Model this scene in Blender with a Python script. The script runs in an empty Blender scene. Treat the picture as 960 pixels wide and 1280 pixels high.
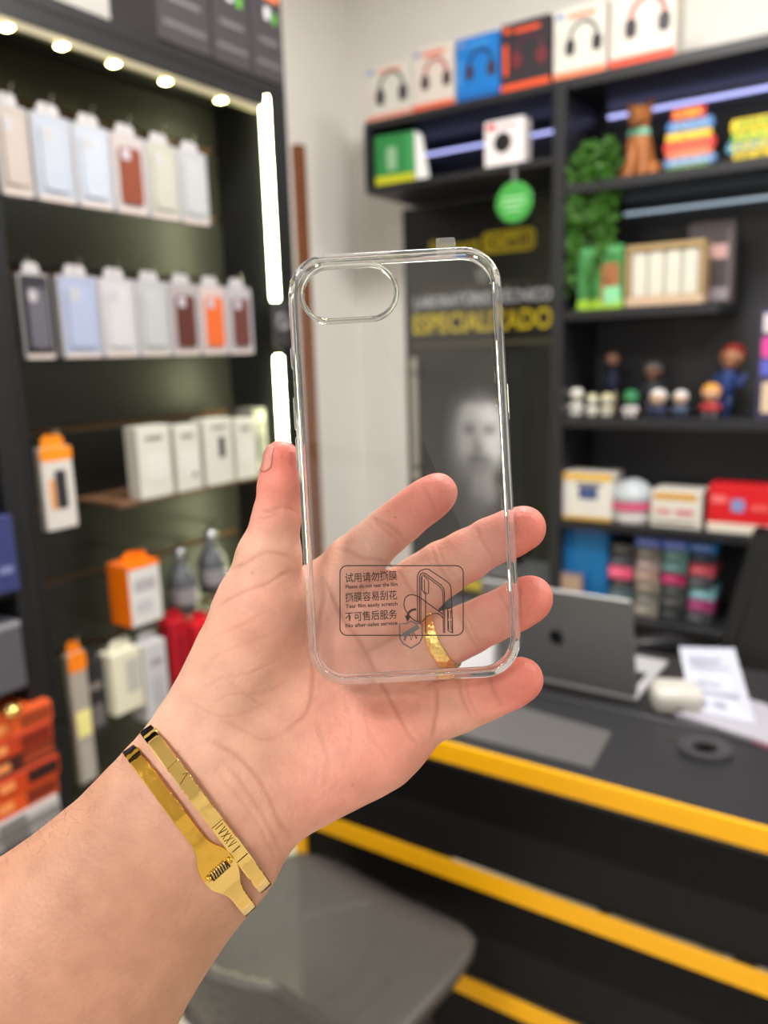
import bpy, bmesh, math, random
import numpy as np
from mathutils import Vector, Matrix

# ------------------------------------------------------------------ camera, world, lights, exposure
S = bpy.context.scene
COL = S.collection
FPX, EYE = 1000.0, Vector((0, 0, 1.45))
def cam_axes(yaw, pitch, roll):
    y, p, r = map(math.radians, (yaw, pitch, roll))
    F = Vector((-math.sin(y)*math.cos(p), math.cos(y)*math.cos(p), -math.sin(p)))
    R0 = Vector((math.cos(y), math.sin(y), 0)); U0 = R0.cross(F)
    return math.cos(r)*R0+math.sin(r)*U0, -math.sin(r)*R0+math.cos(r)*U0, F
CR, CU, CF = cam_axes(33.5, 11.14, -1.81)
cam = bpy.data.cameras.new('camera'); camo = bpy.data.objects.new('camera', cam); COL.objects.link(camo)
camo.matrix_world = Matrix(((CR.x, CU.x, -CF.x, EYE.x), (CR.y, CU.y, -CF.y, EYE.y), (CR.z, CU.z, -CF.z, EYE.z), (0, 0, 0, 1)))
cam.sensor_fit = 'VERTICAL'; cam.sensor_height = 36.0; cam.sensor_width = 27.0
cam.lens = FPX/1280*36.0
cam.clip_start = 0.01; cam.clip_end = 50
cam.dof.use_dof = True; cam.dof.focus_distance = 0.268; cam.dof.aperture_fstop = cam.lens/3.6
S.camera = camo
W = bpy.data.worlds.new('world'); S.world = W; W.use_nodes = True
W.node_tree.nodes['Background'].inputs[0].default_value = (1.0, 0.985, 0.965, 1)
W.node_tree.nodes['Background'].inputs[1].default_value = 0.75
S.view_settings.view_transform = 'Standard'; S.view_settings.look = 'None'
S.view_settings.gamma = 1.0; S.view_settings.use_curve_mapping = False
S.view_settings.exposure = 0.12
S.cycles.use_denoising = True
S.cycles.max_bounces = 12; S.cycles.transparent_max_bounces = 16; S.cycles.transmission_bounces = 10
S.cycles.sample_clamp_indirect = 6.0
CEIL = 3.0
PANELS = [(-0.55, 1.3), (1.0, 1.6), (-0.6, -1.3), (0.7, -2.2)]     # ceiling light panels of the shop
PANEL_POWER = [44.0, 30.0, 34.0, 26.0]

# ------------------------------------------------------------------ materials
def srgb(r, g, b):
    f = lambda c: (c/255/12.92) if c <= 10 else ((c/255+0.055)/1.055)**2.4
    return (f(r), f(g), f(b), 1)
MATS = {}
def mat(name, col, rough=0.5, metal=0.0, spec=0.5, noise=0.0, nscale=40, bump=0.0, bscale=200, emit=None, estr=0, coat=0, trans=0, ior=1.45, alpha=1):
    if name in MATS: return MATS[name]
    m = bpy.data.materials.new(name); m.use_nodes = True; MATS[name] = m
    nt = m.node_tree; b = nt.nodes['Principled BSDF']
    c = srgb(*col) if len(col) == 3 else col
    b.inputs['Base Color'].default_value = c
    b.inputs['Roughness'].default_value = rough; b.inputs['Metallic'].default_value = metal
    b.inputs['Specular IOR Level'].default_value = spec; b.inputs['Coat Weight'].default_value = coat
    b.inputs['Transmission Weight'].default_value = trans; b.inputs['IOR'].default_value = ior
    b.inputs['Alpha'].default_value = alpha
    if emit: b.inputs['Emission Color'].default_value = srgb(*emit); b.inputs['Emission Strength'].default_value = estr
    if noise or bump:
        tc = nt.nodes.new('ShaderNodeTexCoord')
        if noise:
            n = nt.nodes.new('ShaderNodeTexNoise'); n.inputs['Scale'].default_value = nscale; n.inputs['Detail'].default_value = 4
            nt.links.new(tc.outputs['Object'], n.inputs['Vector'])
            mx = nt.nodes.new('ShaderNodeMix'); mx.data_type = 'RGBA'
            mx.inputs[6].default_value = tuple(v*(1-noise) for v in c[:3])+(1,)
            mx.inputs[7].default_value = tuple(min(1, v*(1+noise)) for v in c[:3])+(1,)
            nt.links.new(n.outputs['Fac'], mx.inputs[0]); nt.links.new(mx.outputs[2], b.inputs['Base Color'])
        if bump:
            n2 = nt.nodes.new('ShaderNodeTexNoise'); n2.inputs['Scale'].default_value = bscale; n2.inputs['Detail'].default_value = 3
            nt.links.new(tc.outputs['Object'], n2.inputs['Vector'])
            bp = nt.nodes.new('ShaderNodeBump'); bp.inputs['Strength'].default_value = bump; bp.inputs['Distance'].default_value = 0.001
            nt.links.new(n2.outputs['Fac'], bp.inputs['Height']); nt.links.new(bp.outputs['Normal'], b.inputs['Normal'])
    return m
def clear_mat(name, tint=(1, 1, 1), gloss=1.0, haze=0.0, rough=0.02, ior=1.45):
    """thin clear sheet: lets light straight through, mirrors by Fresnel, a little milky haze"""
    if name in MATS: return MATS[name]
    m = bpy.data.materials.new(name); m.use_nodes = True; MATS[name] = m
    nt = m.node_tree; nt.nodes.clear()
    out = nt.nodes.new('ShaderNodeOutputMaterial'); tr = nt.nodes.new('ShaderNodeBsdfTransparent')
    tr.inputs[0].default_value = tint+(1,)
    gl = nt.nodes.new('ShaderNodeBsdfGlossy'); gl.inputs['Roughness'].default_value = rough
    fr = nt.nodes.new('ShaderNodeFresnel'); fr.inputs[0].default_value = ior
    mu = nt.nodes.new('ShaderNodeMath'); mu.operation = 'MULTIPLY'; mu.inputs[1].default_value = gloss
    nt.links.new(fr.outputs[0], mu.inputs[0])
    mx = nt.nodes.new('ShaderNodeMixShader'); nt.links.new(mu.outputs[0], mx.inputs[0]); nt.links.new(tr.outputs[0], mx.inputs[1]); nt.links.new(gl.outputs[0], mx.inputs[2])
    last = mx.outputs[0]
    if haze:
        df = nt.nodes.new('ShaderNodeBsdfDiffuse'); df.inputs[0].default_value = (.9, .9, .88, 1)
        m2 = nt.nodes.new('ShaderNodeMixShader'); m2.inputs[0].default_value = haze
        nt.links.new(last, m2.inputs[1]); nt.links.new(df.outputs[0], m2.inputs[2]); last = m2.outputs[0]
    nt.links.new(last, out.inputs[0])
    return m

# ------------------------------------------------------------------ objects
def tag(o, label=None, cat=None, group=None, kind=None):
    if label: o['label'] = label
    if cat: o['category'] = cat
    if group: o['group'] = group
    if kind: o['kind'] = kind
    return o
def thing(name, label, cat, loc=(0, 0, 0), rz=0.0, group=None):
    o = bpy.data.objects.new(name, None); COL.objects.link(o); o.empty_display_size = 0.02
    o.location = loc; o.rotation_euler = (0, 0, rz)
    return tag(o, label, cat, group)
def link(name, me, m, parent=None, smooth=False, label=None):
    if m is not None:
        me.materials.clear(); me.materials.append(m)
    if smooth: me.polygons.foreach_set('use_smooth', [True]*len(me.polygons))
    o = bpy.data.objects.new(name, me); COL.objects.link(o)
    if parent is not None: o.parent = parent
    if label: o['label'] = label
    return o
def from_bm(name, bm, m, parent=None, smooth=False, label=None, normals=True):
    if normals: bmesh.ops.recalc_face_normals(bm, faces=bm.faces[:])
    me = bpy.data.meshes.new(name); bm.to_mesh(me); bm.free()
    return link(name, me, m, parent, smooth, label)
def add_box(bm, x0, x1, y0, y1, z0, z1, bev=0.0, seg=1):
    v = [bm.verts.new((x, y, z)) for z in (z0, z1) for y in (y0, y1) for x in (x0, x1)]
    fs = [bm.faces.new([v[i] for i in q]) for q in ((0, 2, 3, 1), (4, 5, 7, 6), (0, 1, 5, 4), (2, 6, 7, 3), (0, 4, 6, 2), (1, 3, 7, 5))]
    if bev:
        es = {e for f in fs for e in f.edges}
        bmesh.ops.bevel(bm, geom=list(es), offset=bev, segments=seg, affect='EDGES', profile=0.5)
def box(name, x0, x1, y0, y1, z0, z1, m, parent=None, bev=0.0, seg=1, label=None, smooth=False):
    bm = bmesh.new(); add_box(bm, x0, x1, y0, y1, z0, z1, bev, seg)
    return from_bm(name, bm, m, parent, smooth, label)
def add_tube(bm, pts, r, n=8, caps=True, closed=False):
    pts = [Vector(p) for p in pts]; N = len(pts); rings = []
    rr = r if hasattr(r, '__len__') else [r]*N
    up = None
    for i, p in enumerate(pts):
        a = pts[(i-1) % N] if (closed or i > 0) else p; b = pts[(i+1) % N] if (closed or i < N-1) else p
        t = (b-a).normalized()
        if up is None:
            up = Vector((0, 0, 1)) if abs(t.z) < 0.9 else Vector((1, 0, 0))
        u = (up-t*up.dot(t)).normalized(); w = t.cross(u); up = u
        rings.append([bm.verts.new(p+(u*math.cos(k*2*math.pi/n)+w*math.sin(k*2*math.pi/n))*rr[i]) for k in range(n)])
    for i in range(N if closed else N-1):
        A, B = rings[i], rings[(i+1) % N]
        for k in range(n): bm.faces.new((A[k], A[(k+1) % n], B[(k+1) % n], B[k]))
    if caps and not closed:
        bm.faces.new(rings[0][::-1]); bm.faces.new(rings[-1])
def add_lathe(bm, prof, n=20, cx=0, cy=0, cz=0, sx=1, sy=1):
    rings = []
    for r, z in prof:
        if r < 1e-6: rings.append([bm.verts.new((cx, cy, cz+z))])
        else: rings.append([bm.verts.new((cx+sx*r*math.cos(2*math.pi*k/n), cy+sy*r*math.sin(2*math.pi*k/n), cz+z)) for k in range(n)])
    for A, B in zip(rings, rings[1:]):
        for k in range(n):
            q = [A[k % len(A)], A[(k+1) % n % len(A)], B[(k+1) % n % len(B)], B[k % len(B)]]
            u = []
            for v in q:
                if v not in u: u.append(v)
            if len(u) > 2:
                try: bm.faces.new(u)
                except ValueError: pass
    for R in (rings[0], rings[-1]):
        if len(R) > 2:
            try: bm.faces.new(R)
            except ValueError: pass
def add_ball(bm, c, r, n=12, rings=8):
    r = r if hasattr(r, '__len__') else (r, r, r)
    prof = [(math.sin(math.pi*i/rings), -math.cos(math.pi*i/rings)) for i in range(rings+1)]
    st = len(bm.verts); bm.verts.ensure_lookup_table()
    add_lathe(bm, prof, n)
    bm.verts.ensure_lookup_table()
    for v in bm.verts[st:]:
        v.co = Vector((c[0]+v.co.x*r[0], c[1]+v.co.y*r[1], c[2]+v.co.z*r[2]))
def rrect(w, h, r, n=6, cx=0, cy=0):
    pts = []
    for (sx, sy, a0) in ((1, 1, 0), (-1, 1, 90), (-1, -1, 180), (1, -1, 270)):
        for k in range(n+1):
            a = math.radians(a0+90*k/n)
            pts.append((cx+sx*(w/2-r)+r*math.cos(a), cy+sy*(h/2-r)+r*math.sin(a)))
    return pts
def add_prism(bm, pts2, d0, d1, to3):
    """closed outline in 2D extruded from d0 to d1; to3(x, y, d) gives the point"""
    A = [bm.verts.new(to3(x, y, d0)) for x, y in pts2]; B = [bm.verts.new(to3(x, y, d1)) for x, y in pts2]
    n = len(pts2)
    bm.faces.new(A[::-1]); bm.faces.new(B)
    for k in range(n): bm.faces.new((A[k], A[(k+1) % n], B[(k+1) % n], B[k]))
FRONT = lambda x, y, d: (x, d, y)            # outline in the x/z plane, depth along y
FLAT = lambda x, y, d: (x, y, d)             # outline in the x/y plane
def prism(name, pts2, d0, d1, m, parent=None, to3=FRONT, label=None, bev=0):
    bm = bmesh.new(); add_prism(bm, pts2, d0, d1, to3)
    if bev: bmesh.ops.bevel(bm, geom=bm.edges[:], offset=bev, segments=1, affect='EDGES')
    return from_bm(name, bm, m, parent, label=label)
FONTS = {}
def text_mesh(body, size, align='CENTER', thick=0.0, bold=0.0, space=1.0, sx=1.0):
    """flat lettering in the x/y plane as mesh data"""
    c = bpy.data.curves.new('lettering', 'FONT'); c.body = body; c.size = size; c.align_x = align; c.align_y = 'CENTER'
    c.extrude = thick; c.offset = bold; c.space_character = space; c.resolution_u = 3
    o = bpy.data.objects.new('lettering', c); COL.objects.link(o); bpy.context.view_layer.update()
    me = bpy.data.meshes.new_from_object(o.evaluated_get(bpy.context.evaluated_depsgraph_get()))
    bpy.data.objects.remove(o); bpy.data.curves.remove(c)
    if sx != 1: me.transform(Matrix.Diagonal((sx, 1, 1, 1)))
    return me
def lettering(name, body, size, loc, m, parent, align='CENTER', thick=0.0004, bold=0.0, sx=1.0, space=1.0, label=None):
    """lettering standing on a front (facing local -y)"""
    me = text_mesh(body, size, align, thick, bold, space, sx)
    me.transform(Matrix.Translation(loc) @ Matrix.Rotation(math.pi/2, 4, 'X'))
    return link(name, me, m, parent, label=label)
def copy_tree(o, parent=None):
    c = o.copy(); COL.objects.link(c); c.parent = parent
    for ch in list(o.children): copy_tree(ch, c)
    return c
def at(px, py, mm):
    """point seen at (px, py) of the 960x1280 frame, mm in front of the eye"""
    d = mm*0.001
    return EYE+CF*d+CR*((px-480)/FPX*d)-CU*((py-640)/FPX*d)
def ray(px, py): return CF+CR*((px-480)/FPX)-CU*((py-640)/FPX)
def onX(px, py, X): d = ray(px, py); return EYE+d*(X/d.x)
def onY(px, py, Y): d = ray(px, py); return EYE+d*(Y/d.y)
def onZ(px, py, Z): d = ray(px, py); return EYE+d*((Z-EYE.z)/d.z)

# common materials
BLACK = mat('black_laminate', (30, 30, 32), 0.45, spec=0.4, noise=.12, nscale=30)
BLACK2 = mat('black_slat_board', (27, 27, 25), 0.42, spec=0.45, noise=.15, nscale=25)
YELLOW = mat('yellow_edge_band', (255, 186, 0), 0.4)
WHITE = mat('white_card', (236, 234, 232), 0.5)
GOLD = mat('polished_gold', (1.0, 0.68, 0.21), 0.08, metal=1.0, bump=.9, bscale=75)
GOLDB = mat('brushed_gold', (0.98, 0.60, 0.13), 0.14, metal=1.0, bump=.9, bscale=90)
GOLD.node_tree.nodes['Principled BSDF'].inputs['Base Color'].default_value = (0.86, 0.60, 0.20, 1)
GOLDB.node_tree.nodes['Principled BSDF'].inputs['Base Color'].default_value = (0.74, 0.43, 0.07, 1)
DARK = mat('dark_plastic', (22, 22, 25), 0.4)
METAL = mat('brushed_steel', (150, 150, 152), 0.3, metal=1.0)
# ------------------------------------------------------------------ the room
WALLM = mat('painted_wall', (236, 232, 226), 0.85, noise=.03, nscale=3, bump=.08, bscale=150)
FLOORM = mat('pale_floor_tile', (196, 188, 176), 0.3, noise=.06, nscale=6)
CEILM = mat('white_ceiling', (232, 230, 225), 0.9)
GROUT = mat('floor_grout', (150, 144, 135), 0.8)
def struct(o): o['kind'] = 'structure'; return o
RX0, RX1, RY0, RY1 = -1.95, 2.6, -3.2, 2.8
fl = struct(box('floor', RX0-.1, RX1+.1, RY0-.1, RY1+.1, -.1, -.003, GROUT))
tm = bpy.data.meshes.new('floor_tile'); bm = bmesh.new(); add_box(bm, -.2985, .2985, -.2985, .2985, -.006, 0, .0012); bm.to_mesh(tm); bm.free()
tm.materials.append(FLOORM)
for i in range(8):
    for j in range(10):
        x, y = RX0+.3+i*.6, RY0+.3+j*.6
        o = bpy.data.objects.new('floor_tile', tm); COL.objects.link(o); o.parent = fl; o.location = (x, y, 0)
struct(box('wall_left', RX0-.1, RX0, RY0-.1, RY1+.1, 0, CEIL, WALLM))
struct(box('wall_back', RX0, RX1, RY1, RY1+.1, 0, CEIL, WALLM))
struct(box('wall_right', RX1, RX1+.1, RY0-.1, RY1+.1, 0, CEIL, WALLM))
struct(box('ceiling', RX0-.1, RX1+.1, RY0-.1, RY1+.1, CEIL, CEIL+.08, CEILM))
p = onX(373, 183, -1.94)
struct(box('trim_1', -1.95, -1.915, p.y-.03, p.y+.008, 0, p.z, mat('brown_wood', (128, 74, 38), .5, noise=.25, nscale=14)))
# shop front behind the viewer: wall round a wide opening with dark posts
bm = bmesh.new(); add_box(bm, RX0, RX1, RY0-.1, RY0, 2.45, CEIL); add_box(bm, RX0, RX0+.35, RY0-.1, RY0, 0, 2.45); add_box(bm, RX1-.35, RX1, RY0-.1, RY0, 0, 2.45)
struct(from_bm('wall_front', bm, WALLM))
POST = mat('shop_front_post', (40, 40, 42), .4, metal=.5)
wf = struct(box('window_1', RX0+.351, RX1-.351, RY0-.08, RY0-.03, 2.37, 2.449, POST))
for x in (RX0+.38, -.75, .95, RX1-.38): box('window_post', x-.03, x+.03, RY0-.08, RY0-.03, 0, 2.369, POST, wf)
# ceiling light panels: frame, diffuser and the lamp inside
FRAME = mat('white_lamp_frame', (230, 230, 230), .5)
DIFF = mat('lamp_diffuser', (255, 250, 242), .5, emit=(255, 247, 236), estr=6.0)
for i, (x, y) in enumerate(PANELS):
    t = thing('ceiling_light', 'square white ceiling light panel, %s' % ['over the counter side', 'right of the counter', 'behind the viewer on the left', 'behind the viewer on the right'][i], 'ceiling light', (x, y, CEIL), group='ceiling light panels')
    bm = bmesh.new()
    for a in ((-.32, .32, -.32, -.29), (-.32, .32, .29, .32), (-.32, -.29, -.29, .29), (.29, .32, -.29, .29)): add_box(bm, *a, -.03, 0)
    from_bm('frame', bm, FRAME, t)
    box('diffuser', -.289, .289, -.289, .289, -.02, -.012, DIFF, t)
    L = bpy.data.lights.new('ceiling_lamp', 'AREA'); L.energy = PANEL_POWER[i]; L.size = .56; L.color = (1, .98, .955)
    lo = bpy.data.objects.new('ceiling_lamp', L); COL.objects.link(lo); lo.parent = t; lo.location = (0, 0, -.03)
# ------------------------------------------------------------------ the hand and forearm (one continuous skin)
# signed distance in millimetres in the eye's frame (x right, y up, z away), grown from the joints of the pose
def J(px, py, d): return np.array([(px-480)/FPX*d, (640-py)/FPX*d, d], np.float64)
def cone(P, a, b, ra, rb, sq=1.0):
    """rounded cone; sq > 1 flattens it along the view depth"""
    ba = b-a; t = np.clip(((P-a)@ba)/(ba@ba), 0, 1)
    q = P-(a+t[:, None]*ba)
    if sq != 1.0: q = q*np.array([1, 1, sq])
    d = np.sqrt((q*q).sum(1))-(ra+(rb-ra)*t)
    return d
def ell(P, c, ax, r):
    q = ((P-c)@np.array(ax).T)/np.array(r); l = np.sqrt((q*q).sum(1))
    return (l-1)*min(r)*np.clip(l, .6, 1.0)**0
def smin(a, b, k):
    h = np.clip(0.5+0.5*(b-a)/k, 0, 1); return b*(1-h)+a*h-k*h*(1-h)
FINGERS = {   # px, py, depth of the joint centre, radius in mm
 'index':  [(398, 752, 299, 13), (440, 703, 295, 9.6), (484, 665, 288, 8.1), (522, 634, 282, 7.4), (547, 616, 279, 6.9)],
 'middle': [(430, 802, 303, 14), (504, 744, 299, 10.6), (553, 711, 294, 9.7), (614, 677, 288, 8.2), (654, 660, 284, 8.0)],
 'ring':   [(468, 852, 302, 14), (543, 806, 298, 9.3), (586, 786, 294, 8.9), (636, 762, 288, 8.1), (662, 748, 285, 8.2)],
 'pinky':  [(496, 912, 296, 14), (541, 892, 293, 9.8), (580, 879, 290, 9.0), (618, 864, 286, 8.2), (651, 849, 284, 7.9)],
}
THUMB = [(325, 762, 284, 15.5), (336, 700, 283, 11.4), (346, 645, 281, 8.0), (350, 606, 279, 7.2), (352, 573, 278, 6.2)]
def hand_sdf(P):
    car = J(300, 962, 290)
    d = cone(P, car, J(398, 752, 300), 17, 12.5)
    d = smin(d, cone(P, car, J(430, 802, 303), 17, 13.5), 8)
    d = smin(d, cone(P, car, J(468, 852, 302), 17, 13.5), 8)
    d = smin(d, cone(P, J(325, 985, 288), J(496, 912, 295), 16, 13.5), 8)
    d = smin(d, cone(P, J(365, 990, 287), J(470, 938, 290), 15.5, 15), 8)          # hypothenar
    d = smin(d, cone(P, J(268, 905, 288), J(325, 762, 285), 19.5, 15.5), 9)        # thenar
    d = smin(d, cone(P, J(335, 790, 290), J(392, 760, 298), 14, 12), 8)            # web of the thumb
    w0, w1, e1, e2 = J(268, 985, 283), J(236, 1036, 279), J(30, 1265, 270), J(-190, 1500, 256)
    d = smin(d, cone(P, w0, w1, 31.5, 32.5, 1.62), 8)
    d = smin(d, cone(P, w1, e1, 32.5, 46, 1.5), 10)
    d = smin(d, cone(P, e1, e2, 46, 52, 1.35), 12)
    d = smin(d, cone(P, e2, np.array([-262., -318., 236.]), 52, 47, 1.25), 14)
    for n, ch in FINGERS.items():
        f = None
        for a, b in zip(ch, ch[1:]):
            c = cone(P, J(*a[:3]), J(*b[:3]), a[3], b[3]); f = c if f is None else smin(f, c, 2.5)
        # finger pads
        for i, (k, fr, bulge) in enumerate(((1, .5, 1.0), (2, .5, .7), (3, .55, .9))):
            A, B = J(*ch[k][:3]), J(*ch[k+1][:3]); r = ch[k][3]*(1-fr)+ch[k+1][3]*fr
            c = A*(1-fr)+B*fr+np.array([0, 0, -bulge])
            f = smin(f, np.sqrt(((P-c)**2).sum(1))-r*.97, 3)
        d = smin(d, f, 4.5)
    f = None
    for a, b in zip(THUMB, THUMB[1:]):
        c = cone(P, J(*a[:3]), J(*b[:3]), a[3], b[3]); f = c if f is None else smin(f, c, 3)
    return smin(d, f, 5)
def grad(P, h=.25):
    g = np.stack([hand_sdf(P+np.eye(3)[i]*h)-hand_sdf(P-np.eye(3)[i]*h) for i in range(3)], 1)
    return g/np.maximum(np.linalg.norm(g, axis=1, keepdims=True), 1e-9)
def snap(P, iso=0.0, it=3):
    for _ in range(it):
        g = grad(P); P = P-g*np.clip(hand_sdf(P)-iso, -1.5, 1.5)[:, None]
    return P
def surface_nets(lo, hi, h):
    n = np.ceil((np.array(hi)-lo)/h).astype(int)+1
    ax = [lo[i]+np.arange(n[i])*h for i in range(3)]
    G = np.stack(np.meshgrid(*ax, indexing='ij'), -1).reshape(-1, 3)
    V = np.concatenate([hand_sdf(c) for c in np.array_split(G, 40)]).reshape(n)
    ins = V < 0; m = n-1
    cnt = sum(ins[i:i+m[0], j:j+m[1], k:k+m[2]].astype(np.int8) for i in (0, 1) for j in (0, 1) for k in (0, 1))
    act = (cnt > 0) & (cnt < 8); idx = -np.ones(m, np.int64); idx[act] = np.arange(act.sum())
    cells = np.argwhere(act); P = lo+(cells+.5)*h
    quads = []
    for a in range(3):
        b, c = (a+1) % 3, (a+2) % 3
        sl0 = [slice(None)]*3; sl1 = [slice(None)]*3; sl0[a] = slice(0, -1); sl1[a] = slice(1, None)
        A, B = ins[tuple(sl0)], ins[tuple(sl1)]; e = np.argwhere(A != B)
        ok = (e[:, b] > 0) & (e[:, c] > 0) & (e[:, b] < m[b]) & (e[:, c] < m[c]); e = e[ok]
        inside = A[tuple(e.T)]
        q = []
        for db, dc in ((1, 1), (0, 1), (0, 0), (1, 0)):
            f = e.copy(); f[:, b] -= db; f[:, c] -= dc; q.append(idx[tuple(f.T)])
        q = np.stack(q, 1); q[~inside] = q[~inside][:, ::-1]; quads.append(q)
    return P, np.concatenate(quads)
def subdiv(P, Q):
    E = np.concatenate([Q[:, [i, (i+1) % 4]] for i in range(4)]); E.sort(axis=1)
    u, inv = np.unique(E, axis=0, return_inverse=True); inv = inv.reshape(4, -1)
    n, ne = len(P), len(u)
    P2 = np.concatenate([P, P[u].mean(1), P[Q].mean(1)]); fc = n+ne+np.arange(len(Q))
    Q2 = np.concatenate([np.stack([Q[:, i], n+inv[i], fc, n+inv[(i-1) % 4]], 1) for i in range(4)])
    return P2, Q2
LO, HI = np.array([-322., -376., 190.]), np.array([64., 30., 330.])
HP, HQ = surface_nets(LO, HI, 2.7)
HP = snap(HP, it=4)
HP, HQ = subdiv(HP, HQ); HP = snap(HP, it=2)
HP, HQ = subdiv(HP, HQ); HP = snap(HP, it=1)
N = grad(HP)
px = 480+HP[:, 0]/HP[:, 2]*FPX; py = 640-HP[:, 1]/HP[:, 2]*FPX
front = np.clip(-N[:, 2]*1.6, 0, 1)
def polydist(pts):
    best = np.full(len(px), 1e9); tt = np.zeros(len(px))
    L = 0; pts = [np.array(p, float) for p in pts]
    tot = sum(np.linalg.norm(b-a) for a, b in zip(pts, pts[1:]))
    for a, b in zip(pts, pts[1:]):
        ba = b-a; l = np.linalg.norm(ba)
        t = np.clip(((px-a[0])*ba[0]+(py-a[1])*ba[1])/(l*l), 0, 1)
        d = np.hypot(px-a[0]-t*ba[0], py-a[1]-t*ba[1]); s = d < best
        best[s] = d[s]; tt[s] = ((L+t*l)/tot)[s]; L += l
    return best, tt
def smooth_pts(pts, n=6):
    pts = [np.array(p, float) for p in pts]; o = []
    P = [2*pts[0]-pts[1]]+pts+[2*pts[-1]-pts[-2]]
    for i in range(1, len(P)-2):
        for k in range(n):
            t = k/n; p0, p1, p2, p3 = P[i-1:i+3]
            o.append(.5*((2*p1)+(-p0+p2)*t+(2*p0-5*p1+4*p2-p3)*t*t+(-p0+3*p1-3*p2+p3)*t**3))
    return o+[pts[-1]]
CREASES = [   # polyline in the palm, depth mm, half width px
 ([(398, 716), (412, 735), (428, 772), (452, 806), (478, 856), (498, 892), (510, 915), (522, 930)], .75, 3.0),
 ([(536, 772), (505, 790), (478, 806), (455, 815), (440, 812)], .35, 3.0),
 ([(399, 712), (405, 745), (398, 790), (392, 830), (391, 862), (383, 892), (352, 918)], .55, 3.2),
 ([(545, 852), (546, 880), (541, 921)], .8, 2.6),
 ([(502, 862), (525, 868), (541, 872)], .3, 2.2),
 ([(450, 815), (466, 842), (482, 868)], .25, 2.4),
 ([(421, 686), (438, 690), (452, 698), (470, 700), (488, 703)], .5, 2.6),
 ([(460, 645), (475, 652), (492, 662), (506, 675)], .5, 2.6), ([(466, 651), (480, 662), (498, 677)], .35, 2.2),
 ([(527, 608), (536, 622), (545, 642)], .4, 2.4),
 ([(497, 712), (512, 735), (535, 763)], .45, 2.6),
 ([(538, 682), (548, 706), (566, 732)], .45, 2.6), ([(546, 680), (556, 704), (574, 728)], .3, 2.2),
 ([(593, 655), (603, 678), (617, 698)], .5, 2.6),
 ([(528, 778), (541, 806), (560, 834)], .4, 2.6),
 ([(571, 762), (582, 786), (596, 810)], .5, 2.6), ([(578, 762), (589, 784), (602, 808)], .3, 2.2),
 ([(622, 738), (634, 760), (648, 784)], .5, 2.6),
 ([(574, 848), (577, 872), (590, 898)], .5, 2.6), ([(582, 846), (585, 870), (597, 894)], .3, 2.2),
 ([(610, 838), (616, 862), (630, 886)], .5, 2.6),
 ([(322, 634), (335, 640), (352, 634), (368, 638), (376, 645)], .45, 2.6), ([(318, 648), (332, 648), (350, 641)], .25, 2.4),
 ([(287, 713), (305, 705), (325, 693), (340, 690), (356, 694), (366, 700)], .45, 2.4),
 ([(268, 762), (288, 748), (310, 738), (338, 728), (356, 716), (372, 714)], .45, 2.4),
 ([(260, 800), (285, 788), (310, 778), (330, 765)], .22, 2.2), ([(255, 830), (280, 815), (320, 800), (345, 790)], .2, 2.2),
 ([(250, 862), (278, 848), (310, 842), (345, 826)], .25, 2.2), ([(262, 880), (290, 868), (330, 866), (360, 850)], .22, 2.2),
 ([(240, 880), (275, 895), (310, 890), (340, 878)], .22, 2.2), ([(285, 850), (310, 870), (345, 895)], .2, 2.2),
 ([(352, 918), (330, 925), (302, 912), (276, 900)], .25, 2.4), ([(395, 900), (410, 950), (405, 985)], .25, 3.0),
 ([(455, 880), (462, 915), (485, 950)], .2, 2.4), ([(430, 870), (440, 915), (428, 960)], .2, 2.6),
 ([(365, 1048), (350, 1028), (338, 1000), (322, 972), (296, 945), (262, 925)], .5, 3.2),
 ([(352, 1070), (340, 1040), (322, 1008), (300, 975), (278, 952)], .35, 3.0),
 ([(345, 1078), (325, 1035), (300, 1000), (270, 965)], .22, 2.6),
]
disp = np.zeros(len(px)); crease_tint = np.zeros(len(px))
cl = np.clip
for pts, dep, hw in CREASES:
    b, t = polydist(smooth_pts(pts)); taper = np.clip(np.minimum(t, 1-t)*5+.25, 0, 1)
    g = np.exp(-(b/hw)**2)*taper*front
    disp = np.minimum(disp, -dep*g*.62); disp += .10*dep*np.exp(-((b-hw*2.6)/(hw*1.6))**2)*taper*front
    crease_tint = np.maximum(crease_tint, g*min(1, dep*1.4))
# gentle, uneven flesh
def wave(P, s, k): return np.sin(P[:, 0]*s+k)*np.sin(P[:, 1]*s*1.13+2*k)*np.sin(P[:, 2]*s*.91+3*k)
disp += .16*wave(HP, .21, 1)+.10*wave(HP, .43, 2)
HP = HP+N*disp[:, None]
red = np.zeros(len(px))
for ch in list(FINGERS.values())+[THUMB]:
    tip = J(*ch[-1][:3]); dd = np.linalg.norm(HP-tip, axis=1); red = np.maximum(red, np.clip(1.25-dd/26, 0, 1))
for q, rad, k in ((J(480, 930, 282), 34, .55), (J(440, 985, 278), 30, .5), (J(335, 770, 272), 22, .25), (J(430, 815, 290), 26, .35), (J(500, 760, 288), 30, .3)):
    red = np.maximum(red, k*np.exp(-(np.linalg.norm(HP-q, axis=1)/rad)**2))
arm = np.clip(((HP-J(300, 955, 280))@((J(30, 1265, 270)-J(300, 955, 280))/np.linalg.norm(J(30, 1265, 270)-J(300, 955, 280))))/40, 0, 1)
blotch = .5+.5*wave(HP, .12, 5)
def lin(c): return np.array(srgb(*c)[:3])
base = lin((218, 174, 152))[None]*np.ones((len(px), 1))
def mixc(b, c, w): return b*(1-w[:, None])+lin(c)[None]*w[:, None]
base = mixc(base, (226, 174, 152), blotch*.5)
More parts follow.
